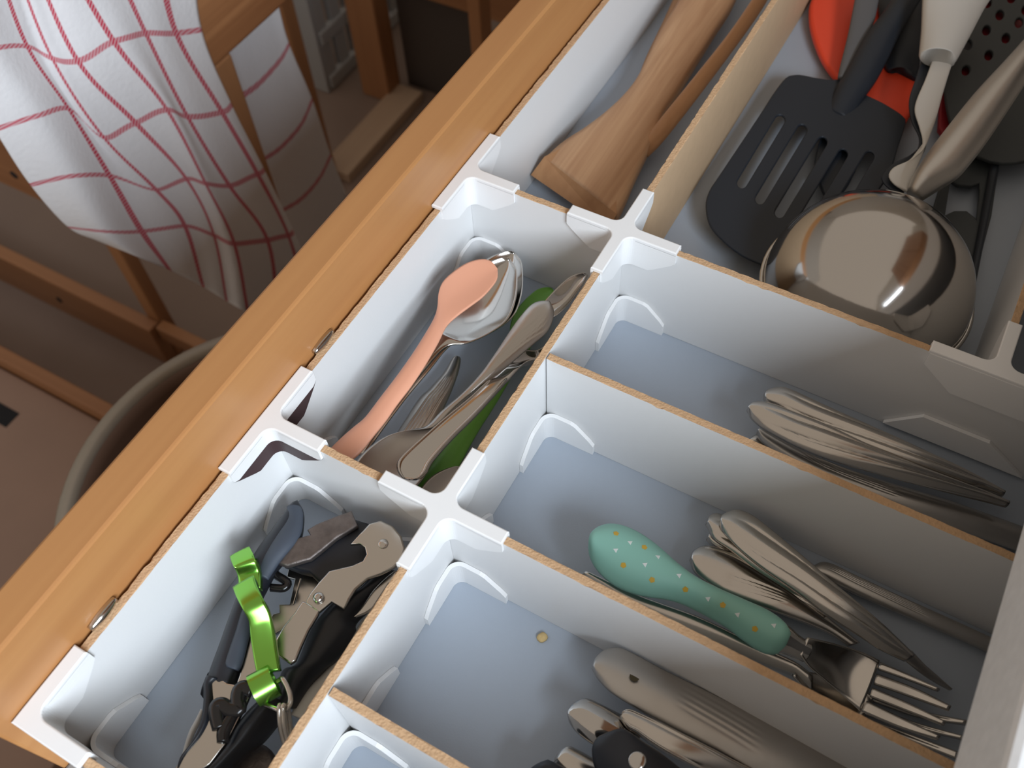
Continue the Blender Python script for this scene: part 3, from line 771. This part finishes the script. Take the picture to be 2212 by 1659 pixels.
handle('steel_fork', 'dark shaded handle with fine lines along the upper wall of the fork compartment',
       [(1900, 500), (2000, 470), (2200, 560), (2500, 700), (2900, 880), (3400, 1110)], [(1920, 540), (2100, 630), (2300, 720), (2600, 850), (2900, 980), (3350, 1190)], [-.047, -.048], 'steel_dull', 'fork', G4, disp=engraved(.05, .5, 5, 1, slope=.8), k=K8)
# mint baby fork
tf = thing('child_fork', 'child fork with a chunky mint handle dotted gold and white', 'fork', at(1480, 1280, -.045), G4)
TL = [(500, 330), (512, 280), (560, 236), (640, 216), (740, 235), (850, 290), (960, 372), (1060, 460), (1180, 550), (1320, 622), (1480, 692), (1640, 765), (1735, 835), (1772, 905), (1768, 935)]
TR = [(498, 345), (505, 410), (545, 490), (620, 568), (720, 628), (850, 668), (1000, 690), (1110, 722), (1250, 792), (1380, 868), (1480, 945), (1580, 1012), (1660, 1036), (1735, 1015), (1764, 950)]
hd = ribbon('handle', K8(TL), K8(TR), [-.029, -.029, -.031, -.031], .007, M['teal'], tf, 80, 24, crown=.0035, edge=.75)
bv = BVHTree.FromPolygons([v.co + OFF[tf] for v in hd.data.vertices], [tuple(p.vertices) for p in hd.data.polygons])
def fleck(x, y, m, r, n, rot):
    u, v = K8([(x, y)])[0]; d = ray(u, v).normalized(); loc, nor, _, _ = bv.ray_cast(EYE, d)
    if loc is None: return
    if nor.dot(d) > 0: nor = -nor
    a = nor.cross(Vector((0, 1, 0))).normalized(); b_ = nor.cross(a)
    P = []
    for dz in (-.0002, .00012):
        for k in range(n):
            q = rot + 2 * math.pi * k / n; P.append(loc + nor * dz + (a * math.cos(q) + b_ * math.sin(q)) * r)
    F = [tuple(range(n)), tuple(range(n, 2 * n))] + [(k, (k + 1) % n, n + (k + 1) % n, n + k) for k in range(n)]
    build('fleck', P, F, m, tf, smooth=False)
for i, (x, y) in enumerate(((672, 298), (850, 385), (718, 498), (898, 590), (1108, 650), (1343, 748), (1545, 898))): fleck(x, y, M['gold'], .00115, 5, i)
for i, (x, y) in enumerate(((760, 355), (670, 403), (936, 445), (854, 493), (1068, 562), (1250, 708), (1436, 808), (1664, 876))): fleck(x, y, M['white'], .0011, 3, i * 2.1)
ribbon('metal_neck', K8([(1730, 850), (1775, 880), (1830, 930), (1880, 965), (1915, 985)]), K8([(1680, 1030), (1700, 1040), (1750, 1050), (1810, 1075), (1870, 1100)]), [-.032, -.034, -.036], .0035, M['steel_shiny'], tf, 24, 14, crown=.0018)
fork_head(tf, KF([(500, 620), (600, 640), (800, 690), (960, 745), (1070, 800)]), KF([(440, 760), (520, 860), (640, 960), (780, 1080), (915, 1200)]), [-.034, -.040, -.0455, -.0465],
          [(KF([(1068, 812), (1300, 910), (1545, 1020)]), KF([(1052, 868), (1290, 950), (1520, 1032)])),
           (KF([(1040, 905), (1350, 1020), (1635, 1160)]), KF([(1018, 985), (1320, 1090), (1615, 1195)])),
           (KF([(1005, 1015), (1300, 1140), (1595, 1285)]), KF([(985, 1085), (1280, 1200), (1575, 1312)])),
           (KF([(960, 1120), (1270, 1270), (1550, 1400)]), KF([(920, 1205), (1220, 1330), (1530, 1425)]))], M['steel'], [-.0465, -.045, -.042])

G5 = 'cutlery handles in the lower long compartment'
s1 = handle('table_knife', 'wide grey steel handle with a brown stain in the lower long compartment',
       [(853, 500), (870, 440), (950, 372), (1060, 356), (1150, 390), (1300, 470), (1450, 550), (1800, 720), (2212, 930), (2600, 1130), (3200, 1440)],
       [(855, 515), (865, 555), (905, 618), (1000, 712), (1150, 808), (1300, 900), (1500, 1010), (1700, 1110), (1900, 1210), (2100, 1320), (2500, 1530), (3000, 1790)], [-.036, -.037, -.041, -.045], 'steel_dull', 'knife', G5, disp=engraved(.3, .62, 5, 1, slope=.9, start=-.85, step=.24, a=.0002), k=KS)
q = at(*KS([(1175, 612)])[0], -.0338)
tag(build('food_stain', [q + Vector((.0016 * math.cos(a) * (1 + .4 * math.sin(3 * a)), .0012 * math.sin(a) * (1 + .3 * math.cos(2 * a)), zz)) for zz in (0, .0003) for a in [2 * math.pi * k / 10 for k in range(10)]],
      [tuple(range(10)), tuple(range(10, 20))] + [(k, (k + 1) % 10, 10 + (k + 1) % 10, 10 + k) for k in range(10)], mat('brown_stain', (.06, .045, .02), .9), smooth=False), 'small brown crumb stuck on the wide grey handle', 'crumb')
handle('table_knife', 'short rounded steel handle end above the black riveted handle',
       [(645, 880), (662, 830), (720, 782), (800, 762), (900, 800), (1060, 880), (1250, 970)], [(646, 895), (660, 950), (710, 1020), (790, 1085), (880, 1140), (1000, 1200), (1150, 1270)], [-.036, -.036, -.040], 'steel_shiny', 'knife', G5, crown=.002, k=KS)
handle('table_knife', 'steel handle with raised rim between the wide grey and black handles',
       [(1078, 900), (1092, 862), (1150, 850), (1250, 890), (1400, 960), (1600, 1062), (1800, 1165), (2000, 1275), (2200, 1380)], [(1080, 915), (1095, 955), (1135, 1005), (1200, 1040), (1320, 1130), (1500, 1240), (1700, 1340), (1900, 1430)], [-.033, -.034, -.040], 'steel', 'knife', G5,
       disp=lambda s, t: .0008 * math.exp(-((abs(t) - .85) / .12) ** 2), crown=.0004, k=KS)
bk_ = thing('steak_knife', 'black riveted knife handle at the lower edge', 'knife', at(1400, 1640, -.05), G5)
ribbon('handle', KS([(1010, 1016), (930, 1035), (880, 1075), (850, 1140), (848, 1230), (865, 1324), (900, 1420)][::-1] and [(1060, 1014), (980, 1020), (900, 1055), (862, 1105), (846, 1160), (850, 1250), (868, 1330), (950, 1480)]),
       KS([(1062, 1015), (1150, 1030), (1220, 1072), (1300, 1125), (1400, 1195), (1550, 1324), (1700, 1450), (1850, 1560)]), [-.024, -.024, -.027], .007, M['black'], bk_, 60, 24, crown=.003)
disc('rivet', at(*KS([(1205, 1268)])[0], -.0212), .0030, .0008, M['steel_shiny'], bk_, dome=.0004)
b2 = thing('steak_knife', 'second black knife handle at the very bottom, showing only its round end', 'knife', at(1180, 1655, -.05), G5)
ribbon('handle', KS([(490, 1254), (410, 1275), (345, 1324), (310, 1400), (320, 1500)]), KS([(492, 1255), (570, 1280), (650, 1324), (740, 1400), (800, 1480)]), [-.034, -.034], .007, M['black'], b2, 30, 16, crown=.003)
handle('table_knife', 'pale steel handle end between the two black knife handles',
       [(566, 1245), (600, 1180), (660, 1144), (740, 1175), (830, 1225), (950, 1290)], [(568, 1250), (580, 1320), (620, 1400), (700, 1460), (800, 1500), (900, 1540)], [-.037, -.039], 'steel', 'knife', G5, k=KS)
q = at(*KS([(447, 278)])[0], -H + .0012)
V = [q + Vector((.0020 * math.cos(a) * cz * (1 + .15 * math.sin(2 * a)), .0021 * math.sin(a) * cz, zz)) for cz, zz in ((1, -.001), (.9, 0), (.4, .0006)) for a in [2 * math.pi * k / 12 for k in range(12)]]
F = [tuple(range(12)), tuple(range(24, 36))] + [(r0 * 12 + k, r0 * 12 + (k + 1) % 12, (r0 + 1) * 12 + (k + 1) % 12, (r0 + 1) * 12 + k) for r0 in (0, 1) for k in range(12)]
tag(build('crumb', V, F, M['crumb']), 'tiny yellow crumb on the empty bottom of the lower long compartment', 'crumb')

# ------------------------------------------------------------------ gadget compartment
G6 = 'gadgets in the near narrow compartment'
# tin opener with long black grip and steel body
co = thing('tin_opener', 'tin opener with long black and grey grip along the outer wall', 'tin opener', at(500, 1450, -.05), G6)
ribbon('grip', KA([(1030, 150), (985, 158), (945, 195), (830, 350), (700, 530), (600, 720), (540, 900), (470, 1090), (400, 1290), (330, 1480), (290, 1610)]) + KB([(640, 780)]),
       KA([(1050, 152), (1080, 200), (1080, 300), (1055, 420), (960, 560), (860, 680), (800, 790), (720, 950), (670, 1100), (655, 1200), (615, 1400), (575, 1580)]) + KB([(972, 848)]),
       [-.030, -.026, -.026, -.029], .007, M['black'], co, 90, 18, crown=.002)
ribbon('grip_tail', KB([(655, 720), (628, 820), (622, 1000), (590, 1200), (500, 1400), (400, 1540), (372, 1660)]), KB([(790, 760), (728, 812), (736, 900), (742, 980), (710, 1150), (620, 1330), (480, 1500), (385, 1665)]),
       [-.0258, -.0258, -.0262], .006, M['black'], co, 50, 12, crown=.001)
ribbon('grip_inlay', KA([(950, 190), (955, 280), (880, 400), (760, 590), (700, 730)]), KA([(1070, 190), (1082, 260), (1055, 420), (900, 620), (800, 770)]), [-.0278, -.0243, -.0243], .003, M['grey_rubber'], co, crown=.0012)
ribbon('grip_inlay', KA([(640, 990), (590, 1020), (540, 1180), (490, 1330), (460, 1430), (470, 1470)]), KA([(680, 1000), (680, 1060), (665, 1150), (630, 1300), (590, 1450), (560, 1500)]), [-.0238, -.0243], .003, M['grey_rubber'], co, crown=.0012)
plate('steel_body', KB([(1120, 330), (1060, 560), (1010, 740), (975, 845), (870, 820), (790, 770), (730, 805), (742, 980), (710, 1150), (620, 1330), (480, 1500), (370, 1660), (560, 1700), (700, 1600), (860, 1390), (960, 1200), (1060, 1000), (1150, 800), (1240, 560), (1240, 330)]),
      -.0268, .0022, M['steel'], co, bev=.0005)
# black butterfly key of the opener
tube('turning_key', [at(*p, z) for p, z in zip(KB([(1130, 880), (1040, 855), (995, 900), (985, 1000), (1000, 1060), (900, 1070), (820, 1025), (770, 1050), (775, 1150), (800, 1260)]), [-.0215] * 10)], [.0026, .0027, .0024], M['black_gloss'], co, n=60, seg=12, flat=.7)
tube('key_axle', [at(*p, -.0225) for p in KB([(960, 1090), (900, 1180), (845, 1290), (835, 1400)])], [.0016, .0024, .0020], M['black_gloss'], co, n=24, seg=10)
ck = handle('dark_tool_handle', 'thick dark brown round handle below the key ring',
       [(1180, 960), (1050, 1080), (930, 1240), (840, 1410), (720, 1560), (600, 1670), (480, 1800)], [(1480, 1000), (1420, 1120), (1340, 1200), (1200, 1370), (1000, 1560), (890, 1680), (780, 1800)], [-.030, -.030, -.032], 'black', 'handle', G6, thick=.009, crown=.005, k=KB)
# old rusty opener blade
ro = thing('old_tin_opener', 'old rusty dark steel tin opener near the corner bracket', 'tin opener', at(700, 1160, -.05), G6)
plate('blade', KA([(1460, 248), (1330, 295), (1200, 348), (1140, 385), (1165, 432), (1040, 462), (920, 490), (890, 560), (905, 640), (960, 655), (1140, 602), (1220, 540), (1340, 440), (1500, 345)]), -.026, .003, M['steel_old'], ro, bev=.0008)
plate('dark_body', KA([(1500, 320), (1340, 430), (1220, 540), (1140, 600), (980, 650), (1060, 680), (1150, 700), (1240, 785), (1320, 720), (1560, 640), (1640, 560), (1660, 430), (1600, 350)]), -.029, .006, M['black'], ro, bev=.001)
tube('wire_hook', [at(*p, -.031) for p in KA([(905, 640), (850, 690), (870, 740), (930, 780), (965, 815), (930, 850), (830, 845)])], .0016, M['black_gloss'], ro, n=30, seg=8)
# steel plate with slots seen beneath the corkscrew
sp_ = thing('bottle_opener_plate', 'flat steel opener plate with square notches beneath the corkscrew', 'bottle opener', at(640, 1270, -.05), G6)
plate('plate', KA([(975, 697), (1150, 705), (1245, 782), (1200, 880), (1100, 1000), (990, 1130), (840, 1220), (800, 1150), (850, 1060), (905, 1050), (900, 985), (985, 985), (1030, 770), (965, 755)]), -.038, .002, M['steel'], sp_, bev=.0004,
      holes=[KA([(1062, 770), (1075, 775), (1030, 960), (1010, 985), (1003, 980)])])
# waiter corkscrew
wc = thing('waiter_corkscrew', 'black waiter corkscrew with a riveted steel lever', 'corkscrew', at(700, 1330, -.05), G6)
plate('lever', KA([(1620, 345), (1700, 322), (1790, 362), (1855, 440), (1882, 530), (1860, 610), (1800, 670), (1700, 722), (1590, 760), (1490, 850), (1440, 930), (1405, 992), (1312, 935), (1215, 1018), (1120, 960), (1150, 900), (1220, 810), (1300, 722), (1400, 698), (1480, 680), (1570, 640), (1605, 580), (1590, 515), (1545, 478), (1495, 482)]), -.0215, .0022, M['steel'], wc, bev=.0007)
plate('lever_foot', KA([(1085, 968), (1205, 1018), (1185, 1065), (1115, 1180), (1060, 1300), (1012, 1415), (985, 1432), (890, 1372), (880, 1262), (940, 1160), (1030, 1050)]), -.0220, .0022, M['steel'], wc, bev=.0007)
disc('rivet', at(*KA([(1212, 930)])[0], -.0215), .0021, .0012, M['steel_shiny'], wc, dome=.0008)
disc('rivet', at(*KA([(1725, 497)])[0], -.0215), .0019, .0005, M['steel'], wc, dome=.0004)
ribbon('body', KA([(1560, 800), (1440, 900), (1310, 940), (1195, 1060), (1110, 1200), (1010, 1440), (900, 1500), (860, 1660), (820, 1800)]), KA([(1850, 690), (1835, 740), (1700, 880), (1490, 1075), (1495, 1200), (1330, 1400), (1150, 1580), (1080, 1680), (1010, 1800)]), [-.029, -.027, -.027, -.030], .010, M['black'], wc, 60, 18, crown=.002)
ribbon('blade', KA([(1815, 705), (1740, 760), (1640, 860), (1560, 980), (1490, 1075)]), KA([(1830, 720), (1790, 830), (1700, 960), (1600, 1040), (1495, 1080)]), [-.026, -.026], .0016, M['steel'], wc, 30, 8)
# mottled cord along the divider and a pale tool behind it
tag(tube('braided_cord', [at(*p, z) for p, z in zip(KA([(1790, 830), (1680, 1000), (1560, 1180), (1440, 1400), (1330, 1590), (1200, 1760)]), [-.018, -.016, -.016, -.017, -.020, -.03])], .0017, M['cord'], n=60, seg=8), 'speckled dark cord lying along the white divider', 'cord', G6)
handle('pale_peeler', 'pale beige plastic tool against the divider under the corkscrew',
       [(1560, 1090), (1500, 1180), (1330, 1420), (1180, 1570), (1080, 1680), (980, 1850)], [(1580, 1100), (1480, 1300), (1400, 1440), (1290, 1640), (1200, 1760), (1100, 1900)], [-.033, -.034], 'ivory', 'peeler', G6, thick=.003, k=KA)
handle('clear_strip', 'pale curved strip beneath the tin opener grip',
       [(610, 1060), (560, 1160), (500, 1270), (460, 1380), (430, 1490), (415, 1560)], [(640, 1090), (600, 1200), (550, 1300), (500, 1420), (470, 1500), (450, 1600)], [-.045, -.045], 'ivory', 'strip', G6, thick=.002, k=KB)
rl = thing('round_cap', 'dark round cap at the bottom edge of the gadget compartment', 'cap', at(540, 1655, -.05), G6)
disc('cap', at(*KB([(1140, 1680)])[0], -.046), .0085, .005, M['steel_old'], rl, seg=28, dome=.0005)
# green anodised bottle opener
go = thing('green_bottle_opener', 'bright green metal bottle opener lying on the black gadgets', 'bottle opener', at(560, 1350, -.03), G6)
ribbon('strap', KA([(522, 838), (545, 900), (570, 950), (620, 1045), (655, 1120), (668, 1250), (690, 1400), (714, 1530)]), KA([(688, 742), (710, 810), (740, 880), (790, 990), (822, 1062), (850, 1200), (872, 1350), (895, 1500)]), [-.0125, -.0075, -.012, -.015, -.0165], .0042, M['green_metal'], go, 50, 10, edge=.15)
ribbon('jaw', KA([(498, 592), (515, 640), (540, 690), (566, 760), (572, 850)]), KA([(655, 512), (685, 570), (708, 640), (738, 720), (745, 840)]), [-.0200, -.0165, -.020, -.020], .0042, M['green_metal'], go, 40, 10, edge=.15)
a, b_ = at(*KB([(1143, 892)])[0], -.0175), at(*KB([(1352, 778)])[0], -.0175)
ax = (b_ - a).normalized(); s_ = ax.cross(Vector((0, 0, 1))).normalized(); n_ = s_.cross(ax)
V, F = [], []; sg = 48
for (p, r) in ((a, .0056), (b_, .0056), (b_, .0042), (a, .0042)):
    for k in range(sg):
        q = 2 * math.pi * k / sg; V.append(p + (s_ * math.cos(q) + n_ * math.sin(q)) * r)
for i in range(4):
    for k in range(sg): F.append((i * sg + k, i * sg + (k + 1) % sg, ((i + 1) % 4) * sg + (k + 1) % sg, ((i + 1) % 4) * sg + k))
build('ring_barrel', V, F, M['green_metal'], go).data.set_sharp_from_angle(angle=.7)
kr = thing('key_ring', 'steel split ring threaded through the green bottle opener', 'key ring', at(610, 1560, -.03), G6)
tube('link', [at(*p, z) for p, z in zip(KB([(1385, 790), (1430, 770), (1480, 850), (1510, 960), (1490, 1040), (1420, 1085), (1330, 1050), (1215, 1000)]), [-.017, -.013, -.012, -.012, -.013, -.015, -.017, -.022])], .0009, M['steel'], kr, n=50, seg=8)
for dx, dz in ((0, 0), (38, .0005)):
    tube('split_ring', [at(*p, z) for p, z in zip(KB([(1400 + dx, 1030), (1398 + dx, 1130), (1405 + dx, 1230), (1425 + dx, 1330), (1455 + dx, 1420), (1490 + dx, 1400), (1480 + dx, 1300), (1465 + dx, 1180), (1445 + dx, 1060)]), [-.012 + dz, -.013, -.015, -.018, -.021, -.026, -.026, -.022, -.017])], .0008, M['steel'], kr, n=60, seg=8, closed=True)

# ------------------------------------------------------------------ towel on its rack beyond the drawer front
rk = thing('towel_rack', 'pine rack carrying the checked towel beyond the drawer front', 'towel rack', (-.6, .3, FLOOR))
box('rail', (-.457, .03, -.19), (-.4335, .62, .05), M['pine_rail'], rk, bev=.003)
box('post', (-.452, .1735, FLOOR), (-.4340, .1935, -.19), M['pine_z'], rk, bev=.002)
box('post', (-.452, .575, FLOOR), (-.4340, .600, -.19), M['pine_z'], rk, bev=.002)
box('post', (-.783, .1865, FLOOR), (-.759, .207, -.105), M['pine_z'], rk, bev=.002)
box('post', (-.79, .575, FLOOR), (-.757, .600, -.105), M['pine_z'], rk, bev=.002)
box('side_rail', (-1.4, .168, -.525), (-.79, .184, -.43), M['pine_x'], rk, bev=.002)
box('lower_rail', (-.757, .175, FLOOR + .055), (-.4525, .192, FLOOR + .085), M['pine_x'], rk, bev=.002)

def sheet_grid(rows, xs, us, vs_, nsub=10):
    """rows: pixel points per row; xs: distance plane per row and column -> smooth grid of points"""
    R3 = [[atx(u, v, x) for (u, v), x in zip(r, xr)] for r, xr in zip(rows, xs)]
    nc = (len(rows[0]) - 1) * nsub + 1; nr = (len(rows) - 1) * nsub + 1
    def spl(seq, n):
        out = []
        m = len(seq)
        for i in range(n):
            t = i * (m - 1) / (n - 1); k = min(int(t), m - 2); q = t - k
            b, c = seq[k], seq[k + 1]
            a = seq[k - 1] if k else b * 2 - c
            d = seq[k + 2] if k + 2 < m else c * 2 - b
            out.append(.5 * ((2 * b) + (c - a) * q + (2 * a - 5 * b + 4 * c - d) * q * q + (3 * b - a - 3 * c + d) * q ** 3))
        return out
    H1 = [spl(r, nc) for r in R3]
    cols = [spl([H1[k][j] for k in range(len(H1))], nr) for j in range(nc)]
    U = spl([Vector((u, 0, 0)) for u in us], nc); W = spl([Vector((w, 0, 0)) for w in vs_], nr)
    return [[cols[j][i] for j in range(nc)] for i in range(nr)], [u.x for u in U], [w.x for w in W]
tw = thing('kitchen_towel', 'white kitchen towel with a red check draped over the pine rail', 'towel', (-.43, .1, -.42))
def cloth(name, rows, xs, us, vs_, wob=.0):
    G, U, W = sheet_grid(rows, xs, us, vs_)
    nr, nc = len(G), len(G[0]); V, F, uv = [], [], []
    for i in range(nr):
        for j in range(nc):
            p = G[i][j] + Vector((wob * math.sin(U[j] * 160 + W[i] * 14), 0, 0)); V.append(p); uv.append((U[j], W[i]))
    n = len(V)
    V += [p + Vector((-.0012, 0, 0)) for p in V]; uv += uv
    g = lambda i, j: i * nc + j
    for i in range(nr - 1):
        for j in range(nc - 1):
            F.append((g(i, j), g(i, j + 1), g(i + 1, j + 1), g(i + 1, j)))
            F.append((n + g(i, j), n + g(i + 1, j), n + g(i + 1, j + 1), n + g(i, j + 1)))
    for j in range(nc - 1):
        for i in (0, nr - 1): F.append((g(i, j), g(i, j + 1), n + g(i, j + 1), n + g(i, j)))
    for i in range(nr - 1):
        for j in (0, nc - 1): F.append((g(i, j), g(i + 1, j), n + g(i + 1, j), n + g(i, j)))
    return build(name, V, F, M['towel'], tw, uvs=uv)
#        A            B           fold        L0          L1          L2          L3          L4          E
rows = [[(-190, -30), (-70, -70), (-10, -90), (20, -110), (55, -120), (120, -125), (225, -130), (335, -130), (418, -130)],
        [(-100, 130), (-10, 105), (60, 100), (112, 126), (168, 132), (247, 90), (316, 72), (381, 72), (436, 64)],
        [(-10, 280), (85, 250), (150, 235), (223, 297), (292, 265), (361, 237), (405, 252), (481, 243), (500, 226)],
        [(68, 400), (160, 380), (240, 380), (337, 410), (402, 386), (443, 396), (495, 401), (557, 376), (570, 366)],
        [(150, 492), (230, 500), (310, 500), (400, 488), (462, 508), (505, 526), (577, 518), (622, 508), (634, 500)],
        [(210, 520), (290, 552), (370, 585), (440, 620), (490, 650), (535, 672), (600, 668), (660, 640), (690, 630)]]
xs = [[-.424, -.420, -.425, -.424, -.421, -.414, -.418, -.424, -.425],
      [-.424, -.418, -.427, -.426, -.420, -.411, -.416, -.422, -.425],
      [-.426, -.416, -.427, -.426, -.420, -.409, -.414, -.419, -.424],
      [-.432, -.416, -.428, -.427, -.420, -.410, -.415, -.419, -.425],
      [-.438, -.418, -.428, -.426, -.420, -.411, -.416, -.420, -.425],
      [-.440, -.420, -.428, -.426, -.420, -.412, -.417, -.420, -.425]]
us = [-.1015, -.093, -.069, -.035, 0, .035, .07, .105, .118]
vv = [-.085, 0, .07, .14, .21, .27]
rows_f, xs_f = rows, xs
cloth('front_drop', rows, xs, us, vv, .0006)
rows = [[(430, 60), (520, 40), (575, 20), (600, 5)],
        [(520, 210), (560, 180), (605, 130), (625, 95)],
        [(560, 350), (605, 320), (650, 270), (675, 215)],
        [(600, 460), (650, 430), (690, 385), (715, 335)],
        [(640, 560), (690, 530), (725, 480), (750, 425)]]
cloth('back_drop', rows, [[-.462, -.466, -.464, -.460]] * 5, [.004, .014, .024, .031], [.02, .07, .14, .21, .27])
# fold across the top of the rail, gathered from the front drop's upper edge
top_row, TU, _ = sheet_grid(rows_f, xs_f, us, vv)
top_row = top_row[0]
prof = [None, (-.421, .02), (-.4225, .050), (-.430, .058), (-.442, .059), (-.455, .057), (-.4625, .048), (-.4625, .0), (-.462, -.12), (-.462, -.20)]
V, F, uv = [], [], []
nc = len(top_row)
for i, pr_ in enumerate(prof):
    for j in range(nc):
        q = j / (nc - 1); y = .035 + .128 * q
        if pr_ is None: p = top_row[j].copy()
        else: p = Vector((pr_[0] + .0008 * math.sin(j * .9) * (1 if i == 1 else 0), y + .004 * max(0, i - 4), pr_[1]))
        V.append(p); uv.append((TU[j], -.085 - .012 * i))
n = len(V)
off = [(-.0012, 0)] * 3 + [(-.0006, .0012), (0, .0012), (0, .0012), (-.0012, 0), (-.0012, 0), (-.0012, 0), (-.0012, 0)]
off[1] = off[2] = (.0012, 0); off[3] = (.0008, .0010)
V += [V[i * nc + j] + Vector((off[i][0], 0, off[i][1])) for i in range(len(prof)) for j in range(nc)]; uv += uv
for i in range(len(prof) - 1):
    for j in range(nc - 1):
        a = i * nc + j; F.append((a, a + 1, a + nc + 1, a + nc)); F.append((n + a, n + a + nc, n + a + nc + 1, n + a + 1))
build('top_fold', V, F, M['towel'], tw, uvs=uv)

# ------------------------------------------------------------------ things on the floor beyond the drawer
bn = thing('low_pine_bench', 'low pine frame with drilled side boards standing on the floor', 'bench', (-1.0, .1, FLOOR))
box('side_board', (-1.6, .166, FLOOR), (-.760, .186, -.745), M['pine_x'], bn, bev=.002)
box('side_board', (-1.6, .018, FLOOR), (-.60, .036, -.70), M['pine_x'], bn, bev=.002)
bs = box('shelf_board', (-1.6, -.42, -.745), (-.45, .016, -.725), mat('brown_shelf', (.30, .19, .14), .5, noise=.15, nscale=9), bn, bev=.002)
for (u, v, y, own) in ((128, 648, .1655, bn), (30, 378, .1675, rk)):
    d = ray(u, v); p = EYE + d * ((y - EYE.y) / d.y)
    tube('drilled_hole', [(p.x, y - .0006, p.z), (p.x, y + .004, p.z)],   .0055, M['dark_hole'], own, n=3, seg=16)
p = at(10, 898, -.7235); box('slot', (p.x - .035, p.y - .012, -.7250), (p.x + .014, p.y + .012, -.7243), M['dark_hole'], bn, bev=0)
# waste bin with clear rim
wbn = thing('waste_bin', 'round clear plastic bin whose rim curves out below the drawer front', 'bin', (-.213, -.085, FLOOR))
V, F = [], []; sg = 64
prof = [(.118, FLOOR + .002), (.130, -.50), (.139, -.312), (.1445, -.306), (.147, -.300), (.1445, -.295), (.137, -.297), (.134, -.304), (.126, -.5), (.113, FLOOR + .006)]
for r, z in prof:
    for k in range(sg):
        a = 2 * math.pi * k / sg; V.append((-.213 + r * math.cos(a), -.085 + r * math.sin(a), z))
for i in range(len(prof) - 1):
    for k in range(sg): F.append((i * sg + k, i * sg + (k + 1) % sg, (i + 1) * sg + (k + 1) % sg, (i + 1) * sg + k))
F.append(tuple(range(sg))); F.append(tuple((len(prof) - 1) * sg + k for k in range(sg)))
build('body', V, F, mat('brown_bin_liner', (.13, .075, .05), .6), wbn)
tube('clear_rim', [(-.213 + .1455 * math.cos(a), -.085 + .1455 * math.sin(a), -.297) for a in [2 * math.pi * k / 32 for k in range(32)]], .0065, M['bin'], wbn, n=96, seg=12, closed=True)
# crate, post, panel and plank further back
crt = thing('plastic_crate', 'grey plastic crate with slotted sides behind the towel', 'crate', (-1.0, .93, FLOOR))
x0, x1, y0, y1, zt = -1.25, -.90, .78, 1.10, -.45
for k in range(8): box('slat', (x1 - .012, y0 + k * .042, FLOOR + .02), (x1, y0 + k * .042 + .026, zt), M['crate'], crt, bev=.002)
for z in (FLOOR + .02, -.72, -.60, -.48): box('cross_bar', (x1 - .008, y0, z - .012), (x1 + .006, y1, z + .012), M['crate'], crt, bev=.002)
box('end_panel', (x0, y0 - .008, FLOOR), (x1, y0 - .0005, zt), M['crate'], crt); box('end_panel', (x0, y1 + .018, FLOOR), (x1, y1 + .028, zt), M['crate'], crt)
cbt = thing('tall_pine_frame', 'tall pine post and dark panel standing behind the drawer', 'frame', (-.8, .9, FLOOR))
box('post', (-.845, .80, FLOOR), (-.785, .84, .2), M['pine_z'], cbt, bev=.003)
box('dark_panel', (-.785, .86, FLOOR), (-.62, .875, .2), M['panel_brown'], cbt)
box('cross_rail', (-.785, .84, -.62), (-.20, .86, -.53), M['pine_x'], cbt)
fl = thing('floor_plank', 'pale plank lying on the floor behind the drawer front', 'plank', (-.75, .74, FLOOR))
box('plank', (-.79, .60, FLOOR), (-.735, .835, FLOOR + .02), wood('pale_plank', (.42, .29, .20), (.55, .40, .28), 1, .4), fl)
